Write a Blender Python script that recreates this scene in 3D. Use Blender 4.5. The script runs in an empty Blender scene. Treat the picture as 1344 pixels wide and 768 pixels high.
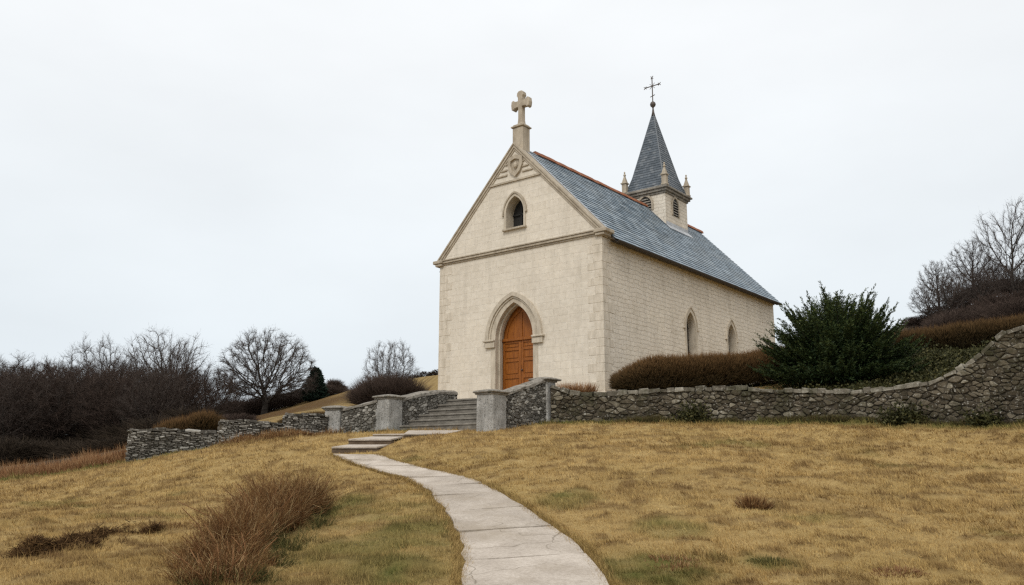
import bpy, math, random
import numpy as np
from mathutils import Vector, Matrix
from mathutils.geometry import tessellate_polygon

rnd = random.Random(7)
rng = np.random.default_rng(7)
S = bpy.context.scene
COL = S.collection
EYE = 1.6
F_PX, PITCH = 1100.0, 0.203
CP, SP = math.cos(PITCH), math.sin(PITCH)
YAW = -0.67
EU = np.array([math.cos(YAW), math.sin(YAW)])
EV = np.array([-math.sin(YAW), math.cos(YAW)])
CX, CY, CZ = 3.103, 28.0, 2.467 + EYE          # front right corner of the church at floor level


def at(px, py, d):
    a = (px - 672) / F_PX
    b = (384 - py) / F_PX
    y = CP - b * SP
    z = SP + b * CP
    return np.array([a * d / y, d, z * d / y + EYE])


def uv2xy(u, v):
    return np.array([CX, CY]) + u * EU + v * EV


# ------------------------------------------------------------------ mesh helpers
class MB:
    def __init__(s):
        s.v = []; s.f = []; s.uv = []; s.mi = []

    def add(s, verts, faces, uvs=None, mi=0):
        o = len(s.v)
        s.v.extend([tuple(map(float, q)) for q in verts])
        for k, f in enumerate(faces):
            s.f.append(tuple(o + i for i in f))
            s.mi.append(mi)
            s.uv.append(uvs[k] if uvs else None)
        return s

    def box(s, x0, x1, y0, y1, z0, z1, bev=0.0, mi=0):
        if bev <= 0:
            V = [(x, y, z) for z in (z0, z1) for y in (y0, y1) for x in (x0, x1)]
            s.add(V, [(0, 2, 3, 1), (4, 5, 7, 6), (0, 1, 5, 4), (2, 6, 7, 3), (0, 4, 6, 2), (1, 3, 7, 5)], mi=mi)
        else:
            b = bev
            V = []
            for z, i in ((z0, b), (z0 + b, 0), (z1 - b, 0), (z1, b)):
                x0i, x1i, y0i, y1i = x0 + i, x1 - i, y0 + i, y1 - i
                c = b * .7
                V += [(x0i + c, y0i, z), (x1i - c, y0i, z), (x1i, y0i + c, z), (x1i, y1i - c, z),
                      (x1i - c, y1i, z), (x0i + c, y1i, z), (x0i, y1i - c, z), (x0i, y0i + c, z)]
            Fc = [tuple(range(7, -1, -1)), tuple(range(24, 32))]
            for r in range(3):
                for k in range(8):
                    a, c2 = r * 8 + k, r * 8 + (k + 1) % 8
                    Fc.append((a, c2, c2 + 8, a + 8))
            s.add(V, Fc, mi=mi)
        return s

    def obox(s, c, ax, ay, az, mi=0, bev=0.0):
        """box with half axes given as vectors"""
        n = len(s.v)
        s.box(-1, 1, -1, 1, -1, 1, 0, mi) if bev <= 0 else s.box(-1, 1, -1, 1, -1, 1, bev, mi)
        c, ax, ay, az = map(np.array, (c, ax, ay, az))
        for i in range(n, len(s.v)):
            x, y, z = s.v[i]
            s.v[i] = tuple(c + ax * x + ay * y + az * z)
        return s

    def prism(s, poly, y0, y1, mi=0):
        """poly in (x,z), extruded along y"""
        n = len(poly)
        V = [(x, y0, z) for x, z in poly] + [(x, y1, z) for x, z in poly]
        Fc = [tuple(range(n)), tuple(range(2 * n - 1, n - 1, -1))]
        for k in range(n):
            Fc.append((k, k + n, (k + 1) % n + n, (k + 1) % n))
        s.add(V, Fc, mi=mi)
        return s

    def loft(s, rings, close=True, cap=True, mi=0):
        n = len(rings[0])
        V = [q for r in rings for q in r]
        Fc = []
        for r in range(len(rings) - 1):
            for k in range(n if close else n - 1):
                a, b = r * n + k, r * n + (k + 1) % n
                Fc.append((a, b, b + n, a + n))
        if cap:
            Fc.append(tuple(range(n - 1, -1, -1)))
            Fc.append(tuple(range((len(rings) - 1) * n, len(rings) * n)))
        s.add(V, Fc, mi=mi)
        return s

    def lathe(s, prof, cx=0, cy=0, n=12, mi=0):
        rings = [[(cx + r * math.cos(2 * math.pi * k / n), cy + r * math.sin(2 * math.pi * k / n), z) for k in range(n)] for r, z in prof]
        return s.loft(rings, True, True, mi)

    def tube(s, pts, rad, n=6, mi=0):
        rings = []
        for i, p in enumerate(pts):
            p = np.array(p, float)
            a = np.array(pts[max(i - 1, 0)], float); b = np.array(pts[min(i + 1, len(pts) - 1)], float)
            d = b - a; d /= np.linalg.norm(d) + 1e-9
            h = np.array([0, 0, 1.]) if abs(d[2]) < .9 else np.array([1., 0, 0])
            e1 = np.cross(d, h); e1 /= np.linalg.norm(e1); e2 = np.cross(d, e1)
            r = rad[i] if hasattr(rad, '__len__') else rad
            rings.append([p + r * (math.cos(2 * math.pi * k / n) * e1 + math.sin(2 * math.pi * k / n) * e2) for k in range(n)])
        return s.loft(rings, True, True, mi)

    def build(s, name, mats, parent=None, smooth=False, recalc=True):
        me = bpy.data.meshes.new(name)
        me.from_pydata(s.v, [], s.f)
        if any(u is not None for u in s.uv):
            ul = me.uv_layers.new(name='UVMap')
            flat = []
            for f, u in zip(s.f, s.uv):
                flat.extend(u if u is not None else [(0, 0)] * len(f))
            ul.data.foreach_set('uv', np.array(flat, 'f').ravel())
        for m in (mats if isinstance(mats, (list, tuple)) else [mats]):
            me.materials.append(m)
        me.polygons.foreach_set('material_index', np.array(s.mi, 'i'))
        if recalc:
            import bmesh
            bm = bmesh.new(); bm.from_mesh(me)
            bmesh.ops.recalc_face_normals(bm, faces=bm.faces)
            bm.to_mesh(me); bm.free()
        if smooth:
            me.polygons.foreach_set('use_smooth', np.ones(len(me.polygons), bool))
        me.update()
        o = bpy.data.objects.new(name, me)
        COL.objects.link(o)
        if parent: o.parent = parent
        return o


def mesh_np(name, V, F, mats, parent=None, attrs=None, smooth=False, mi=None):
    """V (n,3), F (m,k) numpy; attrs: dict name -> per-vertex float array"""
    me = bpy.data.meshes.new(name)
    n, (m, k) = len(V), F.shape
    me.vertices.add(n); me.vertices.foreach_set('co', np.ascontiguousarray(V, 'f').ravel())
    me.loops.add(m * k); me.loops.foreach_set('vertex_index', np.ascontiguousarray(F, 'i').ravel())
    me.polygons.add(m)
    me.polygons.foreach_set('loop_start', np.arange(0, m * k, k, dtype='i'))
    try: me.polygons.foreach_set('loop_total', np.full(m, k, 'i'))
    except Exception: pass
    for q in (mats if isinstance(mats, (list, tuple)) else [mats]): me.materials.append(q)
    if mi is not None: me.polygons.foreach_set('material_index', mi.astype('i'))
    if smooth: me.polygons.foreach_set('use_smooth', np.ones(m, bool))
    for a, w in (attrs or {}).items():
        at_ = me.attributes.new(a, 'FLOAT', 'POINT'); at_.data.foreach_set('value', np.ascontiguousarray(w, 'f'))
    me.update(calc_edges=True); me.validate()
    o = bpy.data.objects.new(name, me); COL.objects.link(o)
    if parent: o.parent = parent
    return o


def thing(name, label, cat, loc=(0, 0, 0), rz=0, group=None):
    o = bpy.data.objects.new(name, None); COL.objects.link(o)
    o.empty_display_size = .2
    o.location = tuple(map(float, loc)); o.rotation_euler = (0, 0, rz)
    return tag(o, label, cat, group)


def tag(o, label=None, cat=None, group=None, kind=None):
    if label: o['label'] = label
    if cat: o['category'] = cat
    if group: o['group'] = group
    if kind: o['kind'] = kind
    return o


def part(name, parent, label=None, loc=(0, 0, 0)):
    o = bpy.data.objects.new(name, None); COL.objects.link(o); o.parent = parent; o.location = loc
    if label: o['label'] = label
    return o


def copy_tree(o, parent=None):
    c = o.copy(); COL.objects.link(c)
    if parent: c.parent = parent
    for ch in o.children: copy_tree(ch, c)
    return c


# ------------------------------------------------------------------ numpy noise
def _hash(ix, iy, s):
    h = (ix.astype(np.int64) * 374761393 + iy.astype(np.int64) * 668265263 + s * 974711) & 0x7fffffff
    h = ((h ^ (h >> 13)) * 1274126177) & 0x7fffffff
    return ((h ^ (h >> 16)) & 0xffff) / 65535.0


def vnoise(x, y, s=0):
    ix, iy = np.floor(x), np.floor(y)
    fx, fy = x - ix, y - iy
    fx, fy = fx * fx * (3 - 2 * fx), fy * fy * (3 - 2 * fy)
    a = _hash(ix, iy, s); b = _hash(ix + 1, iy, s); c = _hash(ix, iy + 1, s); d = _hash(ix + 1, iy + 1, s)
    return (a * (1 - fx) + b * fx) * (1 - fy) + (c * (1 - fx) + d * fx) * fy


def fbm(x, y, s=0, o=4):
    r = 0; a = .5
    for i in range(o):
        r = r + a * vnoise(x * 2 ** i + 17.3 * i, y * 2 ** i - 9.1 * i, s + i); a *= .5
    return r / (1 - .5 ** o)


def smooth01(t):
    t = np.clip(t, 0, 1); return t * t * (3 - 2 * t)


# ------------------------------------------------------------------ materials
class NT:
    def __init__(s, name):
        s.m = bpy.data.materials.new(name); s.m.use_nodes = True
        s.t = s.m.node_tree; s.n = s.t.nodes; s.l = s.t.links
        s.b = s.n['Principled BSDF']

    def set(s, sock, v):
        if isinstance(v, bpy.types.NodeSocket): s.l.new(v, sock)
        elif hasattr(sock.default_value, '__len__') and len(sock.default_value) == 4 and hasattr(v, '__len__') and len(v) == 3:
            sock.default_value = (*v, 1)
        else: sock.default_value = v

    def node(s, typ, ins=None, **props):
        n = s.n.new(typ)
        for k, v in props.items(): setattr(n, k, v)
        for k, v in (ins or {}).items(): s.set(n.inputs[k], v)
        return n

    def pos(s): return s.node('ShaderNodeNewGeometry').outputs['Position']
    def obj(s): return s.node('ShaderNodeTexCoord').outputs['Object']
    def uv(s): return s.node('ShaderNodeTexCoord').outputs['UV']
    def island(s): return s.node('ShaderNodeNewGeometry').outputs['Random Per Island']
    def attr(s, a): return s.node('ShaderNodeAttribute', attribute_name=a).outputs['Fac']

    def noise(s, vec, scale, detail=4, rough=.55, dist=0):
        return s.node('ShaderNodeTexNoise', {'Vector': vec, 'Scale': scale, 'Detail': detail, 'Roughness': rough, 'Distortion': dist}).outputs['Fac']

    def scale(s, vec, v): return s.node('ShaderNodeMapping', {'Vector': vec, 'Scale': v}).outputs[0]

    def rng(s, val, a, b, c=0., d=1.):
        return s.node('ShaderNodeMapRange', {'Value': val, 'From Min': a, 'From Max': b, 'To Min': c, 'To Max': d}).outputs[0]

    def mix(s, f, a, b, mode='MIX'):
        n = s.node('ShaderNodeMix', data_type='RGBA', blend_type=mode)
        s.set(n.inputs[0], f); s.set(n.inputs[6], a); s.set(n.inputs[7], b)
        return n.outputs[2]

    def math(s, op, a, b=0.):
        n = s.node('ShaderNodeMath', operation=op); s.set(n.inputs[0], a); s.set(n.inputs[1], b); return n.outputs[0]

    def ramp(s, f, stops):
        n = s.node('ShaderNodeValToRGB', {'Fac': f}); e = n.color_ramp.elements
        while len(e) < len(stops): e.new(.5)
        for q, (p, c) in zip(e, stops): q.position = p; q.color = (*c, 1)
        return n.outputs[0]

    def bump(s, h, strength=.5, dist=.01):
        n = s.node('ShaderNodeBump', {'Height': h, 'Strength': strength, 'Distance': dist})
        return n.outputs[0]

    def out(s, color, rough=.85, normal=None, spec=.3, metal=0.):
        s.set(s.b.inputs['Base Color'], color); s.set(s.b.inputs['Roughness'], rough)
        s.b.inputs['Specular IOR Level'].default_value = spec
        s.b.inputs['Metallic'].default_value = metal
        if normal is not None: s.l.new(normal, s.b.inputs['Normal'])
        return s.m


def masonry(name, bw, rh, mortar, c1, c2, cm, wob, bumpd, stain=.35):
    t = NT(name)
    uv = t.uv()
    ns = t.node('ShaderNodeTexNoise', {'Vector': uv, 'Scale': 2.3, 'Detail': 3})
    off = t.node('ShaderNodeVectorMath', {0: ns.outputs['Color'], 1: (.5, .5, .5)}, operation='SUBTRACT').outputs[0]
    off = t.node('ShaderNodeVectorMath', {0: off, 'Scale': wob}, operation='SCALE').outputs[0]
    vec = t.node('ShaderNodeVectorMath', {0: uv, 1: off}, operation='ADD').outputs[0]
    br = t.node('ShaderNodeTexBrick', {'Vector': vec, 'Color1': c1, 'Color2': c2, 'Mortar': cm, 'Scale': 1., 'Mortar Size': mortar,
                                       'Mortar Smooth': .35, 'Bias': -.1, 'Brick Width': bw, 'Row Height': rh}, offset=.47, squash=.75, squash_frequency=3)
    big = t.noise(uv, .55, 5, .6)
    streak = t.noise(t.scale(uv, (2.2, .22, 1)), 1.2, 5, .6)
    mid = t.noise(uv, 6, 4, .6)
    fine = t.noise(uv, 45, 3, .6)
    tint = t.ramp(big, [(.3, (.89, .88, .86)), (.5, (.98, .98, .98)), (.7, (1.05, 1.045, 1.03))])
    col = t.mix(1., br.outputs['Color'], tint, 'MULTIPLY')
    col = t.mix(1., col, t.ramp(streak, [(.32, (1 - stain, 1 - stain * 1.02, 1 - stain * 1.08)), (.5, (1, 1, 1))]), 'MULTIPLY')
    col = t.mix(.7, col, t.ramp(mid, [(.3, (.86, .85, .83)), (.65, (1.06, 1.06, 1.06))]), 'MULTIPLY')
    h = t.math('MULTIPLY', br.outputs['Fac'], -1.)
    h = t.math('ADD', h, t.math('MULTIPLY', mid, .75))
    h = t.math('ADD', h, t.math('MULTIPLY', fine, .3))
    return t.out(col, .9, t.bump(h, .8, bumpd), .2)


M = {}
M['facade'] = masonry('ashlar limestone', .60, .27, .006, (.69, .628, .535), (.655, .592, .50), (.635, .572, .482), .035, .005, .10)
M['side'] = masonry('coursed rubble', .50, .165, .011, (.70, .635, .54), (.665, .60, .505), (.615, .55, .455), .17, .021, .13)


def trim_mat(name, base, dark, lich=None, ls=9):
    t = NT(name); o = t.obj()
    a = t.noise(o, 2.5, 6, .65); b = t.noise(t.scale(o, (1, 1, .25)), 7, 4, .6); f = t.noise(o, 60, 3)
    col = t.mix(t.rng(a, .35, .7), dark, base)
    col = t.mix(1., col, t.ramp(b, [(.3, (.75, .74, .72)), (.6, (1, 1, 1))]), 'MULTIPLY')
    if lich:
        col = t.mix(t.rng(t.noise(o, ls, 5, .75), .52, .60, 0, .85), col, lich)
    h = t.math('ADD', f, t.math('MULTIPLY', a, 2.))
    return t.out(col, .9, t.bump(h, .5, .008), .2)


M['quoin'] = trim_mat('corner stone', (.69, .62, .52), (.59, .525, .43))
M['trim'] = trim_mat('dressed stone trim', (.52, .455, .36), (.37, .315, .245))
M['trim_light'] = trim_mat('pale door stone', (.60, .53, .43), (.48, .42, .335))
M['pier'] = trim_mat('roughcast pier', (.50, .485, .455), (.26, .25, .23), (.06, .056, .05), 26)
M['coping'] = trim_mat('weathered coping', (.36, .33, .285), (.19, .17, .145), (.10, .095, .075))


def stones_mat(name, stops, moss=None):
    t = NT(name); o = t.pos(); r = t.island()
    col = t.ramp(r, stops)
    col = t.mix(1., col, t.ramp(t.noise(o, 7, 5, .7), [(.3, (.55, .54, .52)), (.62, (1.1, 1.1, 1.1))]), 'MULTIPLY')
    col = t.mix(t.rng(t.noise(o, 16, 4, .7), .57, .66, 0, .7), col, (.50, .48, .42))
    if moss: col = t.mix(t.rng(t.noise(o, 1.3, 6, .75), .47, .62, 0, .85), col, moss)
    h = t.math('ADD', t.noise(o, 30, 4, .6), t.noise(o, 90, 2))
    return t.out(col, .95, t.bump(h, .6, .012), .15)


M['rubble'] = stones_mat('dark rubble stone', [(0, (.05, .040, .027)), (.5, (.095, .077, .053)), (.85, (.155, .13, .092)), (1, (.26, .23, .172))], (.045, .042, .022))
M['rubble_top'] = stones_mat('lichened coping stone', [(0, (.12, .105, .082)), (.5, (.19, .17, .135)), (1, (.33, .305, .25))], (.06, .058, .033))
M['flint'] = stones_mat('grey rubble stone', [(0, (.07, .064, .054)), (.45, (.13, .12, .104)), (.8, (.22, .205, .18)), (1, (.38, .36, .32))])
M['drystone'] = stones_mat('dry stone', [(0, (.06, .054, .045)), (.4, (.125, .113, .096)), (.75, (.235, .217, .188)), (1, (.43, .41, .37))])
t = NT('dark wall core'); M['core'] = t.out(t.ramp(t.noise(t.pos(), 12, 4), [(.3, (.05, .042, .031)), (.7, (.11, .094, .07))]), 1., None, .1)

t = NT('blue grey slate'); r = t.island(); o = t.obj()
c = t.ramp(r, [(0, (.105, .15, .19)), (.5, (.185, .24, .29)), (1, (.30, .36, .41))])
c = t.mix(t.rng(t.noise(o, 1.1, 5, .6), .45, .75, 0, .45), c, (.21, .215, .20))
M['slate'] = t.out(c, t.rng(r, 0, 1, .38, .6), t.bump(t.noise(o, 40, 3), .3, .004), .5)
t = NT('spire slate'); r = t.island(); o = t.obj()
c = t.ramp(r, [(0, (.06, .075, .09)), (.6, (.09, .108, .128)), (1, (.14, .155, .17))])
M['spire'] = t.out(c, .5, t.bump(t.noise(o, 40, 3), .3, .004), .4)
t = NT('terracotta'); M['terra'] = t.out(t.ramp(t.noise(t.obj(), 5, 4), [(.3, (.22, .085, .045)), (.7, (.36, .15, .08))]), .85)
t = NT('lead flashing'); M['lead'] = t.out(t.ramp(t.noise(t.obj(), 6, 4), [(.3, (.30, .31, .33)), (.7, (.48, .50, .52))]), .5)
t = NT('dark gutter'); M['gutter'] = t.out((.06, .05, .043), .7)
t = NT('rusted iron'); M['iron'] = t.out(t.ramp(t.noise(t.obj(), 20, 4), [(.3, (.05, .045, .042)), (.7, (.14, .11, .09))]), .6, None, .4, .4)

t = NT('varnished oak'); o = t.obj()
g = t.noise(t.scale(o, (9, 9, .7)), 3.5, 6, .65, .6); g2 = t.noise(t.scale(o, (40, 40, 1.2)), 3, 3)
c = t.ramp(g, [(.25, (.125, .036, .005)), (.5, (.27, .085, .011)), (.75, (.38, .135, .019))])
c = t.mix(.35, c, t.ramp(g2, [(.3, (.5, .45, .4)), (.6, (1, 1, 1))]), 'MULTIPLY')
M['wood'] = t.out(c, .5, t.bump(g2, .3, .003), .3)
t = NT('dark interior'); M['void'] = t.out((.018, .017, .016), .6)
t = NT('leaded window pane'); M['pane'] = t.out(t.ramp(t.noise(t.obj(), 4, 3), [(.3, (.03, .026, .02)), (.7, (.075, .063, .048))]), .3, None, .5)

t = NT('worn path slab'); o = t.pos(); r = t.island()
c = t.ramp(r, [(0, (.44, .385, .325)), (1, (.57, .505, .435))])
c = t.mix(1., c, t.ramp(t.noise(o, 1.7, 6, .65), [(.3, (.74, .72, .70)), (.65, (1.06, 1.06, 1.06))]), 'MULTIPLY')
c = t.mix(.8, c, t.ramp(t.noise(o, 26, 5, .7), [(.34, (.72, .70, .67)), (.6, (1.04, 1.04, 1.04))]), 'MULTIPLY')
vo = t.node('ShaderNodeTexVoronoi', {'Vector': t.node('ShaderNodeVectorMath', {0: o, 1: t.node('ShaderNodeVectorMath', {0: t.node('ShaderNodeTexNoise', {'Vector': o, 'Scale': 2.}).outputs['Color'], 'Scale': .5}, operation='SCALE').outputs[0]}, operation='ADD').outputs[0], 'Scale': .8}, feature='DISTANCE_TO_EDGE')
c = t.mix(t.rng(t.noise(o, .9, 6, .7), .50, .68, 0, .55), c, (.30, .245, .18))
crack = t.math('MULTIPLY', t.rng(vo.outputs['Distance'], 0, .011, 1, 0), t.rng(t.noise(o, 1.1, 2), .47, .54))
c = t.mix(t.math('MULTIPLY', crack, .75), c, (.15, .12, .085))
M['path'] = t.out(c, .85, t.bump(t.math('ADD', t.noise(o, 5, 6, .7), t.math('MULTIPLY', t.noise(o, 60, 3), .4)), .55, .02), .25)
t = NT('damp step stone'); o = t.pos()
c = t.ramp(t.noise(t.scale(o, (1, 1, 2.5)), 3, 6, .7), [(.3, (.10, .088, .072)), (.55, (.19, .172, .145)), (.75, (.30, .275, .235))])
M['step'] = t.out(c, .9, t.bump(t.noise(o, 25, 5, .65), .6, .015), .2)
t = NT('brown step riser'); o = t.pos()
M['riser'] = t.out(t.ramp(t.noise(o, 5, 5, .7), [(.3, (.075, .052, .034)), (.7, (.155, .115, .08))]), .95, t.bump(t.noise(o, 25, 5), .6, .02), .15)


def grass_color(t, p, r=None):
    """dry turf: straw with brown and green areas (attributes come from the turf itself)"""
    n1 = t.noise(p, .35, 4, .6); n2 = t.noise(p, 2.6, 5, .65); n3 = t.noise(t.scale(p, (1, 1.6, 1)), 11, 4, .7)
    c = t.ramp(n2, [(.25, (.335, .222, .086)), (.5, (.42, .29, .119)), (.75, (.495, .36, .163))])
    c = t.mix(t.rng(n1, .42, .68, 0, .3), c, (.33, .24, .085))
    c = t.mix(t.rng(n3, .55, .75, 0, .6), c, (.185, .105, .042))
    if r is not None:
        c = t.mix(1., c, t.ramp(r, [(0, (.55, .48, .42)), (.35, (.9, .88, .84)), (.75, (1.12, 1.1, 1.04)), (1, (1.4, 1.38, 1.3))]), 'MULTIPLY')
    c = t.mix(t.attr('brown'), c, (.105, .054, .022))
    g = (.085, .10, .022) if r is None else t.ramp(r, [(0, (.05, .07, .014)), (1, (.17, .165, .045))])
    return t.mix(t.attr('green'), c, g)


t = NT('turf ground'); p = t.pos()
c = grass_color(t, p)
c = t.mix(t.attr('litter'), c, t.ramp(t.noise(p, 3, 5), [(.3, (.022, .017, .011)), (.7, (.055, .04, .025))]))
h = t.math('ADD', t.noise(p, 9, 5, .7), t.math('MULTIPLY', t.noise(p, 45, 4, .7), .6))
M['turf'] = t.out(c, .95, t.bump(h, .9, .06), .1)
t = NT('grass blade'); M['blade'] = t.out(grass_color(t, t.pos(), t.island()), .8, None, .15)


def twig_mat(name, stops, tip=None, rough=.9):
    t = NT(name); c = t.ramp(t.island(), stops)
    if tip: c = t.mix(t.attr('tip'), c, t.ramp(t.island(), tip))
    return t.out(c, rough, None, .12)


M['bark'] = trim_mat('grey brown bark', (.068, .056, .047), (.034, .028, .023))
M['twig'] = twig_mat('winter twigs', [(0, (.045, .034, .028)), (.6, (.075, .058, .049)), (1, (.115, .093, .08))])
M['twig_red'] = twig_mat('reddish brush', [(0, (.035, .024, .019)), (.6, (.062, .043, .034)), (1, (.095, .068, .054))])
M['twig_dark'] = twig_mat('dark brush', [(0, (.022, .016, .011)), (.7, (.04, .029, .02)), (1, (.06, .044, .03))])
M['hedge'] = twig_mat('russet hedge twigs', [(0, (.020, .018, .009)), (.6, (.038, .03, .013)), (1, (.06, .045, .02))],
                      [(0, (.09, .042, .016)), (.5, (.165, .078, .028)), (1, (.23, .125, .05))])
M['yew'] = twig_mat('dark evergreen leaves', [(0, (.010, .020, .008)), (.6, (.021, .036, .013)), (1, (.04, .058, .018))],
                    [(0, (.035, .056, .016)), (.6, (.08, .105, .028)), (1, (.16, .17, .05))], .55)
M['ivy'] = twig_mat('ivy leaves', [(0, (.022, .024, .010)), (.6, (.05, .05, .018)), (1, (.10, .09, .035))], None, .6)
M['rush'] = twig_mat('dead rush stems', [(0, (.055, .024, .008)), (.5, (.14, .066, .025)), (.84, (.25, .14, .054)), (1, (.48, .35, .18))])
M['rush_green'] = twig_mat('green rush stems', [(0, (.032, .034, .010)), (.6, (.075, .070, .022)), (1, (.20, .165, .06))])
M['reed'] = twig_mat('russet dry grass', [(0, (.10, .043, .018)), (.5, (.20, .095, .04)), (1, (.36, .23, .12))])
M['fir'] = twig_mat('fir needles', [(0, (.010, .022, .016)), (1, (.028, .046, .03))])

# ------------------------------------------------------------------ terrain
P_C = uv2xy(-.03, -5.88); P_B = uv2xy(-4.13, -5.88); P_D = uv2xy(0.02, -3.42)
P_TL = uv2xy(-4.13, -3.15); P_TR = uv2xy(-.1, -3.2)
P_A = at(441, 573, 26.5)[:2]
LW = [at(168, 608, 25.0)[:2], at(285, 584, 25.6)[:2], at(370, 575, 26.1)[:2], P_A]
RW_PX = [(722, 25.25), (800, 25.0), (900, 24.5), (1000, 23.8), (1100, 22.9), (1200, 21.8), (1300, 20.6), (1344, 20.0), (1420, 19.1), (1520, 18.0), (1640, 16.6)]
RW = [P_D] + [at(a, 555, d)[:2] for a, d in RW_PX[1:]]
POLY = np.array([(-140, 20), (-40, 24.2), (-16, 24.6)] + [tuple(q) for q in LW] + [tuple(P_B), tuple(P_TL), tuple(P_TR)] + [tuple(q) for q in RW] +
                [(20, 8), (30, -10), (60, -60), (-140, -60)])


def signed_out(x, y, poly=POLY):
    """distance outside the lawn polygon (negative inside)"""
    d = np.full(x.shape, 1e9); ins = np.zeros(x.shape, bool)
    n = len(poly)
    for i in range(n):
        (x0, y0), (x1, y1) = poly[i], poly[(i + 1) % n]
        ex, ey = x1 - x0, y1 - y0
        tt = np.clip(((x - x0) * ex + (y - y0) * ey) / (ex * ex + ey * ey), 0, 1)
        d = np.minimum(d, np.hypot(x - x0 - tt * ex, y - y0 - tt * ey))
        with np.errstate(divide='ignore', invalid='ignore'):
            c = ((y0 > y) != (y1 > y)) & (x < (x1 - x0) * (y - y0) / (y1 - y0 if y1 != y0 else 1e-9) + x0)
        ins ^= c
    return np.where(ins, -d, d)


class MQ:
    def __init__(s, pts, c=2.5):
        P = np.array(pts, float); s.p = P[:, :2]; s.c = c; n = len(P)
        A = np.zeros((n + 3, n + 3))
        r = np.hypot(*(s.p[:, None] - s.p[None]).transpose(2, 0, 1))
        A[:n, :n] = -np.sqrt(r * r + c * c) - np.eye(n) * -.05
        A[:n, n] = 1; A[:n, n + 1:] = s.p; A[n, :n] = 1; A[n + 1:, :n] = s.p.T
        b = np.zeros(n + 3); b[:n] = P[:, 2]
        s.w = np.linalg.lstsq(A, b, rcond=None)[0]

    def __call__(s, x, y):
        n = len(s.p); z = s.w[n] + s.w[n + 1] * x + s.w[n + 2] * y
        for (px, py), w in zip(s.p, s.w[:n]):
            z = z - w * np.sqrt((x - px) ** 2 + (y - py) ** 2 + s.c ** 2)
        return z


fp = [at(*q) for q in [(700, 768, 8.6), (580, 667, 13), (520, 625, 17), (462, 598, 20), (600, 568, 23.6), (1344, 768, 8.9), (1000, 768, 8.8),
                       (1000, 676, 12), (1344, 678, 12), (1000, 612, 16), (1344, 618, 16), (800, 612, 16), (740, 555, 25), (850, 555, 24.4), (1000, 555, 23.3),
                       (1150, 556, 22), (1344, 557, 19.8), (1520, 560, 17.6), (645, 566, 23.3), (511, 568, 25.8), (441, 574, 26.3),
                       (0, 768, 9), (300, 768, 8.8), (200, 690, 13), (400, 690, 12.2), (0, 690, 13), (0, 632, 24), (-200, 655, 24), (170, 609, 24.8), (290, 587, 25.3), (370, 579, 25.8),
                       (150, 650, 17.5), (350, 628, 17.5), (-300, 700, 16)]]
fp += [at(*q) for q in [(427, 591, 20.2), (450, 580, 20.9), (484, 574, 22.0), (512, 570, 23.4), (506, 589, 20.1), (527, 579, 20.9), (560, 573, 22.2), (420, 601, 19.6)]]
fp += [np.array(q, float) for q in [(0, 0, 0), (-10, 0, 0), (10, 0, 0), (0, 4, .12), (0, -20, -.8), (-30, -10, -1), (30, -5, 0), (-60, 20, -1.5), (-100, 0, -4), (20, 12, 1.6)]]
FRONT = MQ(fp)
bp = [at(*q) for q in [(-200, 634, 30), (0, 630, 28), (100, 619, 28), (168, 606, 27), (245, 578, 28), (300, 570, 29), (370, 560, 30), (430, 549, 31), (480, 541, 31), (512, 532, 38),
                       (-200, 622, 45), (0, 620, 45), (100, 610, 45), (200, 592, 45), (300, 562, 45), (400, 540, 45), (480, 527, 45),
                       (-200, 614, 62), (0, 608, 62), (100, 602, 62), (200, 582, 62), (300, 556, 62), (350, 546, 66), (400, 530, 62), (440, 519, 66), (500, 507, 66), (575, 495, 70),
                       (440, 516, 75), (500, 504, 75), (575, 491, 75), (700, 490, 75), (900, 496, 75), (440, 540, 130), (575, 530, 130), (900, 530, 130), (0, 612, 130), (-400, 612, 130), (200, 600, 130),
                       (740, 520, 25.9), (900, 514, 25.4), (1000, 514, 24.7), (1100, 512, 23.8), (1180, 507, 22.8), (1233, 503, 22.2), (1267, 488, 21.7), (1308, 463, 21.3), (1344, 436, 20.8),
                       (1500, 430, 19.2), (1640, 430, 18), (1150, 474, 26.5), (1290, 464, 25.8), (1200, 466, 27.5), (1344, 452, 26.5),
                       (1344, 432, 40), (1240, 404, 75), (1344, 384, 75), (1500, 370, 70), (1160, 448, 75), (1060, 490, 70), (1344, 420, 130), (1150, 480, 130), (1100, 480, 45), (1220, 455, 45)]]
for (u, v, z) in [(-3.8, -2, -.40), (-7, -1.5, -.4), (-.5, -2, -.4), (-8, 0, -.3), (-12, 6, 0), (0.5, 2, -.15), (1.5, 8, 0), (1.5, 15, .1), (-4, 8, -.2), (-8, 16, .2), (-4, 22, .4)]:
    x, y = uv2xy(u, v); bp.append(np.array([x, y, z + CZ]))
BACK = MQ(bp, 2.0)
# the path centre, for keeping blades off it
EDGE_L = [(436, 597), (484, 615), (534, 629), (561, 644), (581, 667), (597, 694), (608, 717), (608, 742), (608, 768), (600, 830), (590, 960)]
EDGE_R = [(495, 597), (561, 615), (608, 627), (641, 639), (678, 660), (711, 685), (748, 707), (774, 731), (795, 768), (840, 830), (900, 960)]


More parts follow.
